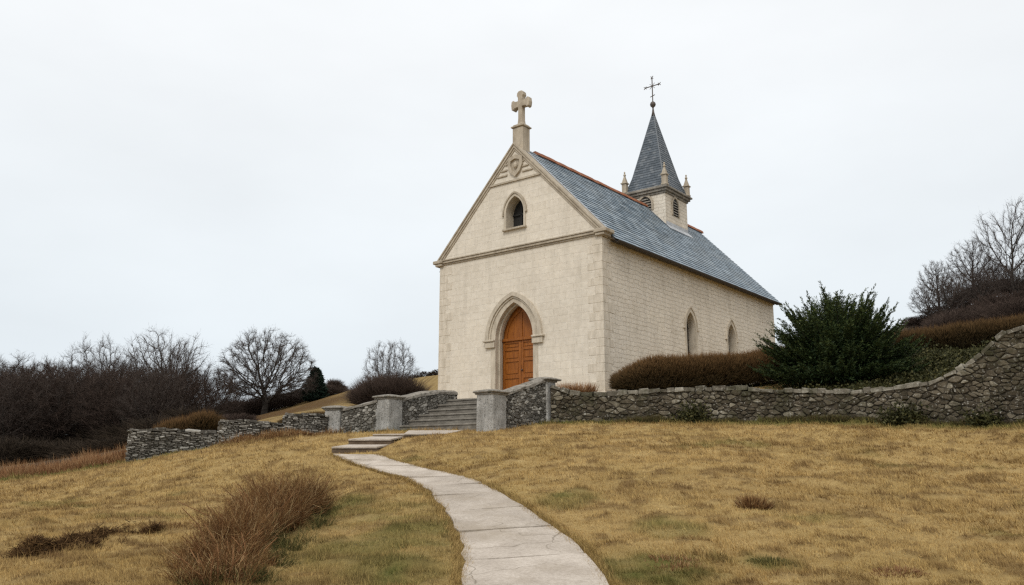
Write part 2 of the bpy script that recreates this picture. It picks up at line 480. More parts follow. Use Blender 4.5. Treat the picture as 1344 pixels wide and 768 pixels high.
def terrain(x, y):
    x = np.asarray(x, float); y = np.asarray(y, float)
    s = signed_out(x, y)
    k = smooth01((s - .0) / .25)
    f = FRONT(x, y); b = BACK(x, y)
    far = np.hypot(x, y)
    lum = (fbm(x * .9, y * .9, 3, 3) - .5) * .10 + (fbm(x * 2.7, y * 2.7, 9, 3) - .5) * .075
    lum = lum * np.clip(far / 6, .3, 1)
    lum = lum + .045 * smooth01((fbm(x * 2.6, y * 4.4, 21, 4) - .55) / .12) * (s < 0)
    if PATH_POLY is not None:
        pd_ = np.minimum(signed_out(x, y, PATH_POLY), signed_out(x, y, UP_POLY))
        lum = lum * smooth01((pd_ + .02) / .5) - .02 * (1 - smooth01(pd_ / .12)) * (s < 0)
    return f * (1 - k) + b * k + lum


def hit(px, py, d0=3., d1=60.):
    ds = np.linspace(d0, d1, 1200)
    r = at(px, py, 1.0) - np.array([0, 0, EYE])
    X, Y, Z = r[0] * ds, ds, r[2] * ds + EYE
    g = FRONT(X, Y)
    i = np.argmax(Z < g) if (Z < g).any() else len(ds) - 1
    return np.array([X[i], Y[i], g[i]])


PATH_L = np.array([hit(*q) for q in EDGE_L]); PATH_R = np.array([hit(*q) for q in EDGE_R])
PATH_POLY = np.concatenate([PATH_L, PATH_R[::-1]])[:, :2]
UP_L = [at(436, 597, 20.0)[:2], at(458, 584, 20.7)[:2], at(490, 577, 21.6)[:2], at(530, 570, 23)[:2], at(535, 567, 24.6)[:2]]
UP_R = [at(493, 597, 20.0)[:2], at(512, 584, 20.7)[:2], at(530, 577, 21.6)[:2], at(585, 570, 23)[:2], at(610, 567, 24.0)[:2]]
UP_POLY = np.array(UP_L + UP_R[::-1])


def spaced(lo, hi, fine_lo, fine_hi, step, grow=1.16):
    mid = list(np.arange(fine_lo, fine_hi, step))
    a, s = fine_lo, step; left = []
    while a > lo: s *= grow; a -= s; left.append(a)
    b, s = mid[-1], step; right = []
    while b < hi: s *= grow; b += s; right.append(b)
    return np.array(left[::-1] + mid + right)


gx = spaced(-420, 420, -17, 17, .11); gy = spaced(-120, 420, 5, 29, .11)
X, Y = np.meshgrid(gx, gy); Xf, Yf = X.ravel(), Y.ravel()
Zf = terrain(Xf, Yf)
so = signed_out(Xf, Yf)


def turf_attrs(x, y, s):
    g = .95 * smooth01(1 - np.abs(s + .3) / (.95 + .8 * vnoise(x * .8, y * .8, 31))) * (s < .2)
    g = g * np.clip(.45 + 1.1 * vnoise(x * 1.7, y * 1.7, 77), 0, 1)
    g = np.maximum(g, .40 * smooth01((fbm(x * .8, y * 1.1, 51, 5) - .68) / .14))
    for px, py, d, rr in ((745, 668, 13.1, .55), (440, 660, 14, .8), (520, 760, 9.2, .7), (880, 700, 11.2, .5), (860, 765, 9, .8), (1010, 735, 9.7, .35), (560, 640, 0, 0), (420, 668, 13.2, .8)):
        if rr: 
            q = at(px, py, d); g = np.maximum(g, .75 * smooth01(1.3 - np.hypot(x - q[0], (y - q[1]) * .8) / rr) * (.35 + vnoise(x * 4, y * 4, 5)))
    b = .52 * smooth01((fbm(x * 2.6, y * 4.4, 21, 4) - .60) / .09)
    b = np.maximum(b, .45 * smooth01((fbm(x * 6, y * 8, 25, 3) - .64) / .1))
    b = b + .10 * smooth01((fbm(x * .5 + 5, y * .6, 91, 4) - .52) / .16)
    q = at(520, 700, 11.5); g = np.maximum(g, .38 * smooth01(1.25 - np.hypot((x - q[0]) / 1.7, (y - q[1]) / 4.2)) * np.clip(2.2 * fbm(x * 1.4, y * 2.2, 71, 4) - .55, 0, 1) * 1.6)
    for px, py, d, rr in ((70, 722, 10.3, .7), (120, 712, 10.7, .8), (180, 704, 11.2, .7), (215, 722, 10.4, .6)):
        q = at(px, py, d); b = np.maximum(b, .8 * smooth01(1.2 - np.hypot(x - q[0], (y - q[1])) / rr) * np.clip(3.2 * fbm(x * 2.6, y * 3.4, 83, 4) - 1.1, 0, 1))
    if PATH_POLY is not None: b = np.maximum(b, .95 * (signed_out(x, y, PATH_POLY) < -.01))
    return np.clip(g, 0, 1), np.clip(b, 0, 1)


ga, ba = turf_attrs(Xf, Yf, so)
lit = smooth01((Yf - 27) / 3) * smooth01((-9.5 - Xf) / 3) * (1 - smooth01((Xf + 18) / 10) * smooth01((Yf - 60) / 8) * 0)
lit = lit * np.clip(1 - smooth01((Xf - (-26 + (Yf - 40) * .12)) / 5) * smooth01((Yf - 34) / 5), 0, 1)
lit = np.maximum(lit, smooth01((Yf - 36) / 6) * smooth01((Xf - 11.5 - (Yf - 36) * .1) / 3))
q_ = at(340, 546, 58); ba = np.maximum(ba, .8 * smooth01(1.3 - np.hypot((Xf - q_[0]) / 8.5, (Yf - q_[1]) / 13)) * (so > .3) * np.clip(.3 + 1.4 * fbm(Xf * .6, Yf * .6, 15, 4) - .1, 0, 1))
ga = np.where(so > .3, ga * .3, ga)
ba = np.where((so > .3) & (Yf > 33), np.clip(ba + .22 + .25 * fbm(Xf * .25, Yf * .25, 19, 4), 0, 1), ba); ga = np.where((so > .3) & (Yf > 33), np.maximum(ga, .25 * fbm(Xf * .12, Yf * .3, 29, 4)), ga)
nx, ny = len(gx), len(gy)
idx = np.arange(nx * ny).reshape(ny, nx)
Fq = np.stack([idx[:-1, :-1], idx[:-1, 1:], idx[1:, 1:], idx[1:, :-1]], -1).reshape(-1, 4)
ground = mesh_np('ground', np.stack([Xf, Yf, Zf], 1), Fq, M['turf'], None, {'green': ga, 'brown': ba, 'litter': lit}, True)
tag(ground, kind='structure')


def gz(x, y): return float(terrain(np.array([x]), np.array([y]))[0])


# ------------------------------------------------------------------ blades
def blades(x, y, h, w, lean, yaw, z=None, bend=.0):
    """one triangle per blade"""
    n = len(x)
    if z is None: z = terrain(x, y)
    a = rng.uniform(0, 2 * math.pi, n)
    dx, dy = np.cos(a) * w * .5, np.sin(a) * w * .5
    lx, ly = np.cos(yaw) * lean, np.sin(yaw) * lean
    V = np.empty((n, 3, 3))
    V[:, 0] = np.stack([x - dx, y - dy, z - .01], 1); V[:, 1] = np.stack([x + dx, y + dy, z - .01], 1)
    V[:, 2] = np.stack([x + lx * h, y + ly * h, z + h * np.sqrt(np.clip(1 - lean ** 2, .05, 1))], 1)
    return V.reshape(-1, 3), np.arange(3 * n).reshape(n, 3)


N = 620000
d = np.exp(rng.uniform(math.log(6.2), math.log(27.5), N)); a = rng.uniform(-.74, .74, N)
bx, by = a * d, d
s = signed_out(bx, by)
ok = (s < -.12) & (signed_out(bx, by, PATH_POLY) > -.07 * rng.random(N) ** 2.5) & (signed_out(bx, by, UP_POLY) > .02)
bx, by, s = bx[ok], by[ok], s[ok]
g_, b_ = turf_attrs(bx, by, s)
dist = np.hypot(bx, by)
clump = fbm(bx * 2.3, by * 2.3, 41, 3)
edge = signed_out(bx, by, PATH_POLY)
hh = (.020 + .085 * np.clip(clump - .3, 0, 1) * rng.uniform(.4, 1.6, len(bx))) * (1 + 1.1 * b_ + .6 * g_)
hh *= np.where(edge < .1, .8, 1.) * (1 + np.clip((dist - 10) / 30, 0, .5))
ww = .0065 * np.clip(dist / 9, .8, 3.0) * rng.uniform(.7, 1.4, len(bx))
lean = np.clip(rng.uniform(.25, .95, len(bx)), 0, .95)
yaw = 2.6 + rng.normal(0, 1.0, len(bx)) + 3 * (fbm(bx * .6, by * .6, 61, 2) - .5)
V, Fb = blades(bx, by, hh, ww, lean, yaw)
gr = mesh_np('grass', V, Fb, M['blade'], None, {'green': np.repeat(g_, 3), 'brown': np.repeat(b_, 3)})
tag(gr, kind='stuff', label='short dry straw coloured grass of the sloping lawn', cat='grass')


nl = 34000
dl = np.exp(rng.uniform(math.log(6.5), math.log(24), nl)); al = rng.uniform(-.72, .72, nl); lx_, ly_ = al * dl, dl
kl = (signed_out(lx_, ly_) < -.2) & (signed_out(lx_, ly_, PATH_POLY) > .05) & (signed_out(lx_, ly_, UP_POLY) > .05) & (fbm(lx_ * 1.1, ly_ * 1.1, 57, 4) > .47 + .08 * rng.random(nl))
lx_, ly_ = lx_[kl], ly_[kl]; nl = len(lx_); dd_ = np.hypot(lx_, ly_); g2, b2 = turf_attrs(lx_, ly_, signed_out(lx_, ly_))
V, Fb = blades(lx_, ly_, rng.uniform(.06, .15, nl), .0042 * np.clip(dd_ / 9, .8, 2.5), rng.uniform(.1, .85, nl), 2.6 + rng.normal(0, 1.3, nl))
tg_ = mesh_np('tall_grass', V, Fb, M['blade'], None, {'green': np.repeat(g2, 3), 'brown': np.repeat(np.clip(b2 * .5 + .35 * (rng.random(nl) < .25), 0, 1), 3)})
tag(tg_, kind='stuff', label='scattered longer straw blades standing out of the lawn', cat='grass')
ne = 26000
te = rng.uniform(0, len(PATH_L) - 1.001, ne); ti = te.astype(int); tf = (te - ti)[:, None]
side_ = rng.random(ne) < .5
pl = PATH_L[ti] * (1 - tf) + PATH_L[ti + 1] * tf; pr = PATH_R[ti] * (1 - tf) + PATH_R[ti + 1] * tf
ax_ = (pr - pl)[:, :2]; ax_ /= np.linalg.norm(ax_, axis=1, keepdims=True)
offs = rng.normal(-.03, .05, ne) + .10 * (fbm(te * 4, side_ * 9. + te, 33, 3) - .5)
q0 = np.where(side_[:, None], pl[:, :2] + ax_ * offs[:, None], pr[:, :2] - ax_ * offs[:, None])
ya = np.arctan2(ax_[:, 1], ax_[:, 0]) + np.where(side_, 0, math.pi) + rng.normal(0, .9, ne)
ed_ = np.hypot(q0[:, 0], q0[:, 1])
V, Fb = blades(q0[:, 0], q0[:, 1], rng.uniform(.025, .085, ne), .0065 * np.clip(ed_ / 9, .8, 3.), rng.uniform(.3, .93, ne), ya, terrain(q0[:, 0], q0[:, 1]) + .012)
eg = mesh_np('path_edge_grass', V, Fb, M['blade'], None, {'green': np.repeat(.25 * rng.random(ne), 3), 'brown': np.repeat(.3 * rng.random(ne), 3)})
tag(eg, kind='stuff', label='dry grass creeping over both edges of the flagstone path', cat='grass')


# ------------------------------------------------------------------ path and its low steps
def lerp_edges(L, R, t):
    i = min(int(t), len(L) - 2); k = t - i
    return L[i] * (1 - k) + L[i + 1] * k, R[i] * (1 - k) + R[i + 1] * k


mb = MB()


def slab(L, R, t0, t1, gap=.026, th=.07, lift=.026):
    """one irregular flagstone between two parameters along the path"""
    cols, n = 9, 4
    top = []
    tilt = rnd.uniform(-.006, .006); rl = rnd.uniform(-.010, .010)
    wob = [rnd.uniform(-.03, .03) for _ in range(2)]
    w = rnd.uniform(0, 100)
    for r in range(n + 1):
        t = t0 + (t1 - t0) * r / n
        row = []
        for c in range(cols + 1):
            k = c / cols
            bow = (0 if 0 < r < n else 1)
            tt = t + bow * .05 * (t1 - t0) * (vnoise(np.array([k * 4 + w + (50 if r else 0)]), np.array([t0]), 8)[0] - .5)
            l, q = lerp_edges(L, R, max(0, min(tt, len(L) - 1.001)))
            ee = 0
            if c in (0, cols): ee = .09 * (vnoise(np.array([t * 9.3]), np.array([float(c)]), 3)[0] - .5)
            p = l * (1 - k) + q * k
            p = p + (q - l) / np.linalg.norm(q - l) * ee
            dirv = np.array([L[-1][0] - L[0][0], L[-1][1] - L[0][1], 0]); dirv /= np.linalg.norm(dirv)
            if r == 0: p = p + dirv * gap
            if r == n: p = p - dirv * gap
            z = FRONT(p[0], p[1]) + lift + rl + tilt * (k - .5) * 4
            row.append((p[0], p[1], z))
        top.append(row)
    V = [q for row in top for q in row]
    C1 = cols + 1
    Fc = [(r * C1 + c, r * C1 + c + 1, (r + 1) * C1 + c + 1, (r + 1) * C1 + c) for r in range(n) for c in range(cols)]
    rim = [r * C1 for r in range(n + 1)] + [n * C1 + c for c in range(1, C1)] + [r * C1 + cols for r in range(n - 1, -1, -1)] + [c for c in range(cols - 1, 0, -1)]
    b0 = len(V)
    V += [(V[i][0], V[i][1], V[i][2] - th) for i in rim]
    for k in range(len(rim)):
        k2 = (k + 1) % len(rim)
        Fc.append((rim[k], rim[k2], b0 + k2, b0 + k))
    mb.add(V, Fc)


cuts = [0, .38, .8, 1.3, 1.95, 2.75, 3.45, 4.3, 5.35, 6.9, 8.7, 9.4, 9.9]
for t0, t1 in zip(cuts[:-1], cuts[1:]): slab(PATH_L, PATH_R, t0, t1)
tag(mb.build('path', M['path']), kind='structure')

# upper stretch of paving between the low steps and the staircase
zr = lambda r: r + EYE
mb = MB()
pav = [np.array(q) for q in UP_L], [np.array(q) for q in UP_R]
ptop = [zr(.42), zr(.60), zr(.72), zr(.86), zr(1.0)]


def quad_slab(mb_, l0, r0, l1, r1, z0, z1, th):
    V = [(*l0, z0), (*r0, z0), (*r1, z1), (*l1, z1)]
    V += [(x, y, z - th) for x, y, z in V]
    mb_.add(V, [(0, 1, 2, 3), (7, 6, 5, 4), (0, 4, 5, 1), (1, 5, 6, 2), (2, 6, 7, 3), (3, 7, 4, 0)])


def ext(l, r, e): v = (r - l) / np.linalg.norm(r - l); return l - v * e, r + v * e


steps_data = [(0, zr(.42), 'lowest pale worn stone step where the garden path turns', 'lower'), (1, zr(.62), 'middle worn stone step above the lowest one on the path', 'mid'), (2, zr(.775), 'topmost thin stone step on the path before the staircase', 'up')]
SLP = (.075, .10, .06)
for i, z, lab, _ in steps_data:
    l0, r0 = UP_L[i], UP_R[i]; l1, r1 = UP_L[i + 1], UP_R[i + 1]
    l0, r0 = ext(np.array(l0), np.array(r0), .02)
    st = thing('stone_step', lab, 'step', (*((l0 + r0) / 2), z - .2), 0, 'low stone steps on the path')
    org = np.array([*((l0 + r0) / 2), z - .2])
    tb = MB(); n = 6
    f = [(l0 * (1 - k / n) + r0 * k / n) for k in range(n + 1)]
    ff = [q + np.array([0, rnd.uniform(-.02, .02)]) for q in f]
    bk = [(np.array(l1) * (1 - k / n) + np.array(r1) * k / n) + np.array([0, .05]) for k in range(n + 1)]
    rings = [[(*(q + np.array([0, -.015])), z - .035), (*(q + np.array([0, -.015])), z), (*b_q, z + SLP[i]), (*b_q, z - .035 + SLP[i])] for q, b_q in zip(ff, bk)]
    tb.loft([[np.array(p) - org for p in r] for r in rings])
    tb.build('tread', M['path'], st)
    rb = MB()
    rings = [[(*(q + np.array([0, .012])), z - .36), (*(q + np.array([0, .012])), z - .037), (*b_q, z - .037), (*b_q, z - .36)] for q, b_q in zip(ff, bk)]
    rb.loft([[np.array(p) - org for p in r] for r in rings])
    rb.build('riser', M['riser'], st)
for i in (3,):
    quad_slab(mb, np.array(UP_L[i]), np.array(UP_R[i]), np.array(UP_L[i + 1]) + [0, .3], np.array(UP_R[i + 1]) + [0, .5], zr(.83), zr(1.0), .3)
tag(mb.build('paving', M['path']), kind='structure')

# ------------------------------------------------------------------ church
church = thing('church', 'pale stone church with slate roof, orange door and small spire', 'church', (CX, CY, CZ), YAW)
W, H, L, A, RZ = 7.63, 5.46, 15.5, 9.45, 9.60
Hc = -W / 2
Z0 = -.9


def pointed(cx, a, zs, rise, n=9):
    """points from left spring over the apex to right spring"""
    R = (rise * rise + a * a) / (2 * a)
    th = math.atan2(rise, R - a) if R > a else math.pi / 2
    pts = []
    for k in range(n + 1):
        q = th * k / n
        pts.append((cx - a + R - R * math.cos(q), zs + R * math.sin(q)))
    return pts + [(2 * cx - x, z) for x, z in pts[-2::-1]]


def hole(cx, a, z0, zs, rise, n=9): return [(cx - a, z0)] + pointed(cx, a, zs, rise, n) + [(cx + a, z0)]


def wall_with_holes(name, outer, holes, mapf, mat, depth, parent, uvoff=(0, 0), reveal=None):
    mbw = MB()
    loops = [outer] + holes
    flat = [q for l in loops for q in l]
    tris = tessellate_polygon([[Vector((x, z, 0)) for x, z in l] for l in loops])
    V = [mapf(x, z, 0) for x, z in flat]
    mbw.add(V, [tuple(t_) for t_ in tris], [[(flat[i][0] + uvoff[0], flat[i][1] + uvoff[1]) for i in t_] for t_ in tris])
    for hl in holes:
        n = len(hl); acc = 0
        for k in range(n - (0)):
            k2 = (k + 1) % n
            (x0, z0), (x1, z1) = hl[k], hl[k2]
            ln = math.hypot(x1 - x0, z1 - z0)
            mbw.add([mapf(x0, z0, 0), mapf(x1, z1, 0), mapf(x1, z1, depth), mapf(x0, z0, depth)], [(0, 1, 2, 3)],
                    [[(x0, acc), (x0, acc + ln), (x0 + depth, acc + ln), (x0 + depth, acc)]], mi=1)
            acc += ln
    o = mbw.build(name, [mat, reveal or mat], parent, recalc=False)
    return o


mf = lambda x, z, d: (x, d, z)
ms = lambda x, z, d: (-d, x, z)
ml = lambda x, z, d: (-W + d, x, z)
mbk = lambda x, z, d: (x, L - d, z)
DCX, DA, DZ0, DZS, DR = -3.86, .87, -.30, 2.10, 1.32
GCX, GA = -3.81, .42
g_out = [(-W, Z0), (0, Z0), (0, H), (Hc, A), (-W, H)]
wall_with_holes('front_wall', g_out, [hole(DCX, DA, DZ0, DZS, DR), hole(GCX, GA, 6.27, 6.88, .63)], mf, M['facade'], .54, church, reveal=M['trim_light'])
SW = [(6.5, .40, 1.0, 2.88, .66), (10.39, .40, 1.0, 2.88, .68)]
wall_with_holes('side_wall', [(0, Z0), (L, Z0), (L, H), (0, H)], [hole(*q) for q in SW], ms, M['side'], .34, church, reveal=M['trim_light'])
wall_with_holes('side_wall', [(0, Z0), (L, Z0), (L, H), (0, H)], [], ml, M['side'], .3, church)
wall_with_holes('rear_wall', g_out, [], mbk, M['side'], .3, church)

# quoins: dressed corner stones
for side, nm in ((0, 'right'), (1, 'left')):
    mq = MB(); z = Z0; k = 0
    while z < H - .12:
        h = .30 + rnd.uniform(-.03, .03); h = min(h, H - .02 - z)
        lu, lv = (.62, .36) if k % 2 else (.36, .62)
        lu += rnd.uniform(-.06, .06); lv += rnd.uniform(-.06, .06)
        e = .010
        if side == 0: mq.box(-lu, e, -e, lv, z + .004, z + h - .004, .006)
        else: mq.box(-W - e, -W + lu, -e, lv, z + .004, z + h - .004, .006)
        z += h; k += 1
    mq.build('corner_quoins', M['quoin'], church)

# string course and gable coping
sc = MB()
for (y0, y1, z0, z1) in ((-.045, .03, H - .12, H - .06), (-.10, .03, H - .058, H + .03), (-.135, .03, H + .033, H + .085)):
    sc.box(-W - .02, .02, y0, y1, z0, z1, .008)
sc.build('string_course', M['trim'], church)
ang = math.atan2(A - H, W / 2)
sl = math.hypot(A - H, W / 2)
for sgn in (-1, 1):
    cp = MB()
    # moulded raking coping: three stepped courses, mitred vertically at the apex
    for (y0, y1, n0, n1) in ((-.035, .30, -.075, -.006), (-.07, .32, -.004, .085), (-.105, .36, .087, .14)):
        def pt(s_, n_):    # along slope from eave, normal offset
            x = -W / 2 * (1 - s_ / sl) - 0
            return x, H + (A - H) * s_ / sl
        sx, sz = (W / 2) / sl, (A - H) / sl
        ex0 = -.18
        P0 = (sx * ex0, sz * ex0); poly = []
        def clipx(nn):   # along distance at which the offset line meets the centre line
            return sl + nn * sz / sx
        for nn, e in ((n0, 0), (n0, 1), (n1, 1), (n1, 0)):
            s_ = clipx(nn) if e else ex0
            x = -W + sx * s_ - sz * nn; zz = H + sz * s_ + sx * nn
            poly.append((x if sgn < 0 else -W - x, zz))
        cp.prism(poly, y0, y1)
    cp.build('gable_coping', M['trim'], church)
    kn = MB(); x = -W if sgn < 0 else 0
    q = -1 if sgn < 0 else 1
    a_, b_ = sorted((x - q * .24, x + q * .27))
    kn.box(a_, b_, -.165, .42, H - .045, H + .09, .02)
    a_, b_ = sorted((x - q * .2, x + q * .17))
    kn.box(a_, b_, -.125, .40, H - .15, H - .048, .02)
    kn.build('kneeler', M['trim'], church)

# carved panel in the gable
gp = MB()
gp.prism([(Hc - 1.24, 8.10), (Hc + 1.24, 8.10), (Hc + 1.18, 8.17), (Hc - 1.18, 8.17)], -.06, .02)
gp.build('gable_band', M['trim'], church)
for k, (zz, hw) in enumerate(((8.42, .86), (8.62, .66), (8.84, .46), (9.06, .27))):
    for sgn in (-1, 1):
        if hw - .30 < .02: continue
        bb = MB(); a_, b_ = sorted((Hc + sgn * .36, Hc + sgn * hw)); bb.box(a_, b_, -.045, .02, zz - .035, zz + .035, .012)
        if b_ - a_ > .03: bb.build('carved_bar', M['trim'], church)
sh = MB()
prof = [(-.30, .30), (-.16, .36), (0, .42), (.16, .36), (.30, .30), (.30, -.02), (.20, -.26), (0, -.46), (-.20, -.26), (-.30, -.02)]
o_ = [(Hc + .06 + x * 1.15, 8.72 + z) for x, z in prof]; i_ = [(Hc + .06 + x * .72, 8.72 + z * .62) for x, z in prof]
n = len(prof)
Vv = [(x, .02, z) for x, z in o_] + [(x, -.10, z) for x, z in o_] + [(x, -.10, z) for x, z in i_] + [(x, -.02, z) for x, z in i_]
Fc = []
for r in range(3):
    for k in range(n): Fc.append((r * n + k, r * n + (k + 1) % n, (r + 1) * n + (k + 1) % n, (r + 1) * n + k))
Fc.append(tuple(range(3 * n, 4 * n)))
sh.add(Vv, Fc)
sho = sh.build('carved_shield', M['trim'], church)
sh2 = MB(); sh2.lathe([(.02, -.13), (.085, -.05), (.10, .03), (.06, .12), (.015, .19)], 0, 0, 10)
so_ = sh2.build('carved_boss', M['trim'], sho); so_.location = (Hc + .06, -.03, 8.70)


def ring_solid(mbx, inner, outer, y0, y1):
    n = len(inner)
    rings = [[(i[0], y0, i[1]), (o[0], y0, o[1]), (o[0], y1, o[1]), (i[0], y1, i[1])] for i, o in zip(inner, outer)]
    mbx.loft(rings, True, True)


# door and its surround
sur = part('door_surround', church)
hood = MB()
ring_solid(hood, pointed(DCX, 1.16, DZS, 1.56), pointed(DCX, 1.31, DZS, 1.71), -.12, .02)
ring_solid(hood, pointed(DCX, 1.09, DZS, 1.49), pointed(DCX, 1.158, DZS, 1.558), -.07, .02)
hood.build('hood_mould', M['trim_light'], sur)
ar = MB(); ring_solid(ar, pointed(DCX, DA + .002, DZS, DR + .002), pointed(DCX, 1.088, DZS, 1.488), -.03, .02); ar.build('arch_ring', M['trim_light'], sur)
ar = MB(); ring_solid(ar, pointed(DCX, DA - .06, DZS, DR - .08), pointed(DCX, DA - .003, DZS, DR - .004), .16, .30); ar.build('inner_arch', M['trim_light'], sur)
for sgn in (-1, 1):
    im = MB()
    a_, b_ = sorted((DCX + sgn * (DA + .004), DCX + sgn * 1.40)); im.box(a_, b_, -.15, .02, DZS - .07, DZS, .012)
    a_, b_ = sorted((DCX + sgn * (DA + .004), DCX + sgn * 1.33)); im.box(a_, b_, -.10, .02, DZS - .30, DZS - .072, .015)
    im.build('impost', M['trim_light'], sur)
    im = MB(); a_, b_ = sorted((DCX + sgn * (DA - .06), DCX + sgn * (DA - .003))); im.box(a_, b_, .16, .30, DZ0, DZS, .012)
    a_, b_ = sorted((DCX + sgn * (DA + .003), DCX + sgn * (DA + .22))); im.box(a_, b_, -.02, .02, DZ0, DZS - .302, .006)
    im.build('jamb', M['trim_light'], sur)
th = MB(); th.box(DCX - 1.15, DCX + 1.15, -.45, .5, -.45, DZ0 + .01, .015); th.build('threshold', M['coping'], sur)

door = part('door', church)
DY = .42
for sgn in (-1, 1):
    lf = MB()
    x0, x1 = sorted((DCX + sgn * .008, DCX + sgn * (DA - .003)))
    lf.box(x0, x1, DY + .03, DY + .08, DZ0, DZS - .05)
    # stiles and rails standing proud of sunk panels
    lf.box(x0, x0 + .10, DY, DY + .03, DZ0, DZS - .05, .004); lf.box(x1 - .10, x1, DY, DY + .03, DZ0, DZS - .05, .004)
    for zz, hgt in ((DZ0, .16), (.66, .13), (1.28, .09), (1.70, .08), (DZS - .13, .08)):
        lf.box(x0 + .101, x1 - .101, DY + .002, DY + .03, zz, zz + hgt, .004)
    for za, zb in ((DZ0 + .16, .66), (.79, 1.28), (1.37, 1.70), (1.78, DZS - .13)):
        lf.box(x0 + .15, x1 - .15, DY + .012, DY + .03, za + .05, zb - .05, .008)
    lo = lf.build('door_leaf', M['wood'], door)
hb = MB(); hb.lathe([(.012, 0), (.035, .02), (.03, .05), (.008, .07)], 0, 0, 10); ho = hb.build('door_knob', M['iron'], lo); ho.location = (DCX + .06, DY, .95); ho.rotation_euler = (math.pi / 2, 0, 0)
tr = MB(); tr.box(DCX - DA + .003, DCX + DA - .003, DY - .06, DY + .09, DZS - .05, DZS + .06, .015); tr.build('transom', M['wood'], door)
ty = MB()
pts = pointed(DCX, DA - .005, DZS + .06, DR - .07)
ty.prism(pts, DY + .03, DY + .07)
ty.box(DCX - .045, DCX + .045, DY, DY + .03, DZS + .06, DZS + DR - .14, .006)
ring_solid(ty, pointed(DCX, DA - .20, DZS + .06, DR - .34), pointed(DCX, DA - .11, DZS + .06, DR - .20), DY, DY + .029)
ty.build('arched_panel', M['wood'], door)

# gable window
gw = part('gable_window', church)
fr = MB()
ring_solid(fr, [(GCX - GA - .002, 6.27)] + pointed(GCX, GA + .002, 6.88, .632) + [(GCX + GA + .002, 6.27)],
           [(GCX - GA - .09, 6.27)] + pointed(GCX, GA + .09, 6.88, .75) + [(GCX + GA + .09, 6.27)], -.04, .02)
fr.build('window_frame', M['trim_light'], gw)
hm = MB()
ring_solid(hm, pointed(GCX, GA + .092, 6.88, .752), pointed(GCX, GA + .145, 6.88, .82), -.075, .02)
for sgn in (-1, 1):
    a_, b_ = sorted((GCX + sgn * (GA + .092), GCX + sgn * (GA + .17))); hm.box(a_, b_, -.075, .02, 6.80, 6.878, .008)
hm.build('hood_mould', M['trim'], gw)
sl_ = MB(); sl_.box(GCX - .55, GCX + .55, -.12, .10, 6.19, 6.268, .012); sl_.build('sill', M['trim'], gw)
pn = MB(); pn.prism(hole(GCX, GA + .05, 6.2, 6.88, .69), .44, .47); pn.build('window_pane', M['void'], gw)
lv = MB()
lv.box(GCX - .03, GCX + .03, .38, .435, 6.27, 7.45); lv.box(GCX - GA, GCX + GA, .38, .43, 6.86, 6.92)
lv.build('window_bar', M['void'], gw)

# nave side windows
for (vc, a, z0, zs, rise) in SW:
    sw = part('side_window', church)
    fr = MB()
    inn = [(vc - a - .002, z0)] + pointed(vc, a + .002, zs, rise + .002) + [(vc + a + .002, z0)]
    out = [(vc - a - .13, z0)] + pointed(vc, a + .13, zs, rise + .18) + [(vc + a + .13, z0)]
    rings = [[(.03, i[0], i[1]), (.03, o[0], o[1]), (-.02, o[0], o[1]), (-.02, i[0], i[1])] for i, o in zip(inn, out)]
    fr.loft(rings, True, True)
    inn = pointed(vc, a + .132, zs, rise + .182); out = pointed(vc, a + .18, zs, rise + .25)
    rings = [[(.06, i[0], i[1]), (.06, o[0], o[1]), (-.02, o[0], o[1]), (-.02, i[0], i[1])] for i, o in zip(inn, out)]
    fr.loft(rings, True, True)
    fr.box(-.02, .07, vc + a + .132, vc + a + .24, zs - .06, zs - .002, .008); fr.box(-.02, .07, vc - a - .24, vc - a - .132, zs - .06, zs - .002, .008)
    fr.build('window_frame', M['trim_light'], sw)
    pn = MB()
    hl = hole(vc, a + .04, z0, zs, rise + .05)
    V = [(-.30, x, z) for x, z in hl] + [(-.33, x, z) for x, z in hl]; n = len(hl)
    pn.add(V, [tuple(range(n)), tuple(range(2 * n - 1, n - 1, -1))] + [(k, (k + 1) % n, (k + 1) % n + n, k + n) for k in range(n)])
    pn.build('window_pane', M['pane'], sw)
    cb = MB(); cb.box(-.298, -.27, vc - .02, vc + .02, z0, zs + rise - .03)
    for zz in (1.5, 2.0, 2.5, 2.95): cb.box(-.297, -.275, vc - a + .005, vc + a - .005, zz - .012, zz + .012)
    cb.build('window_bar', M['gutter'], sw)


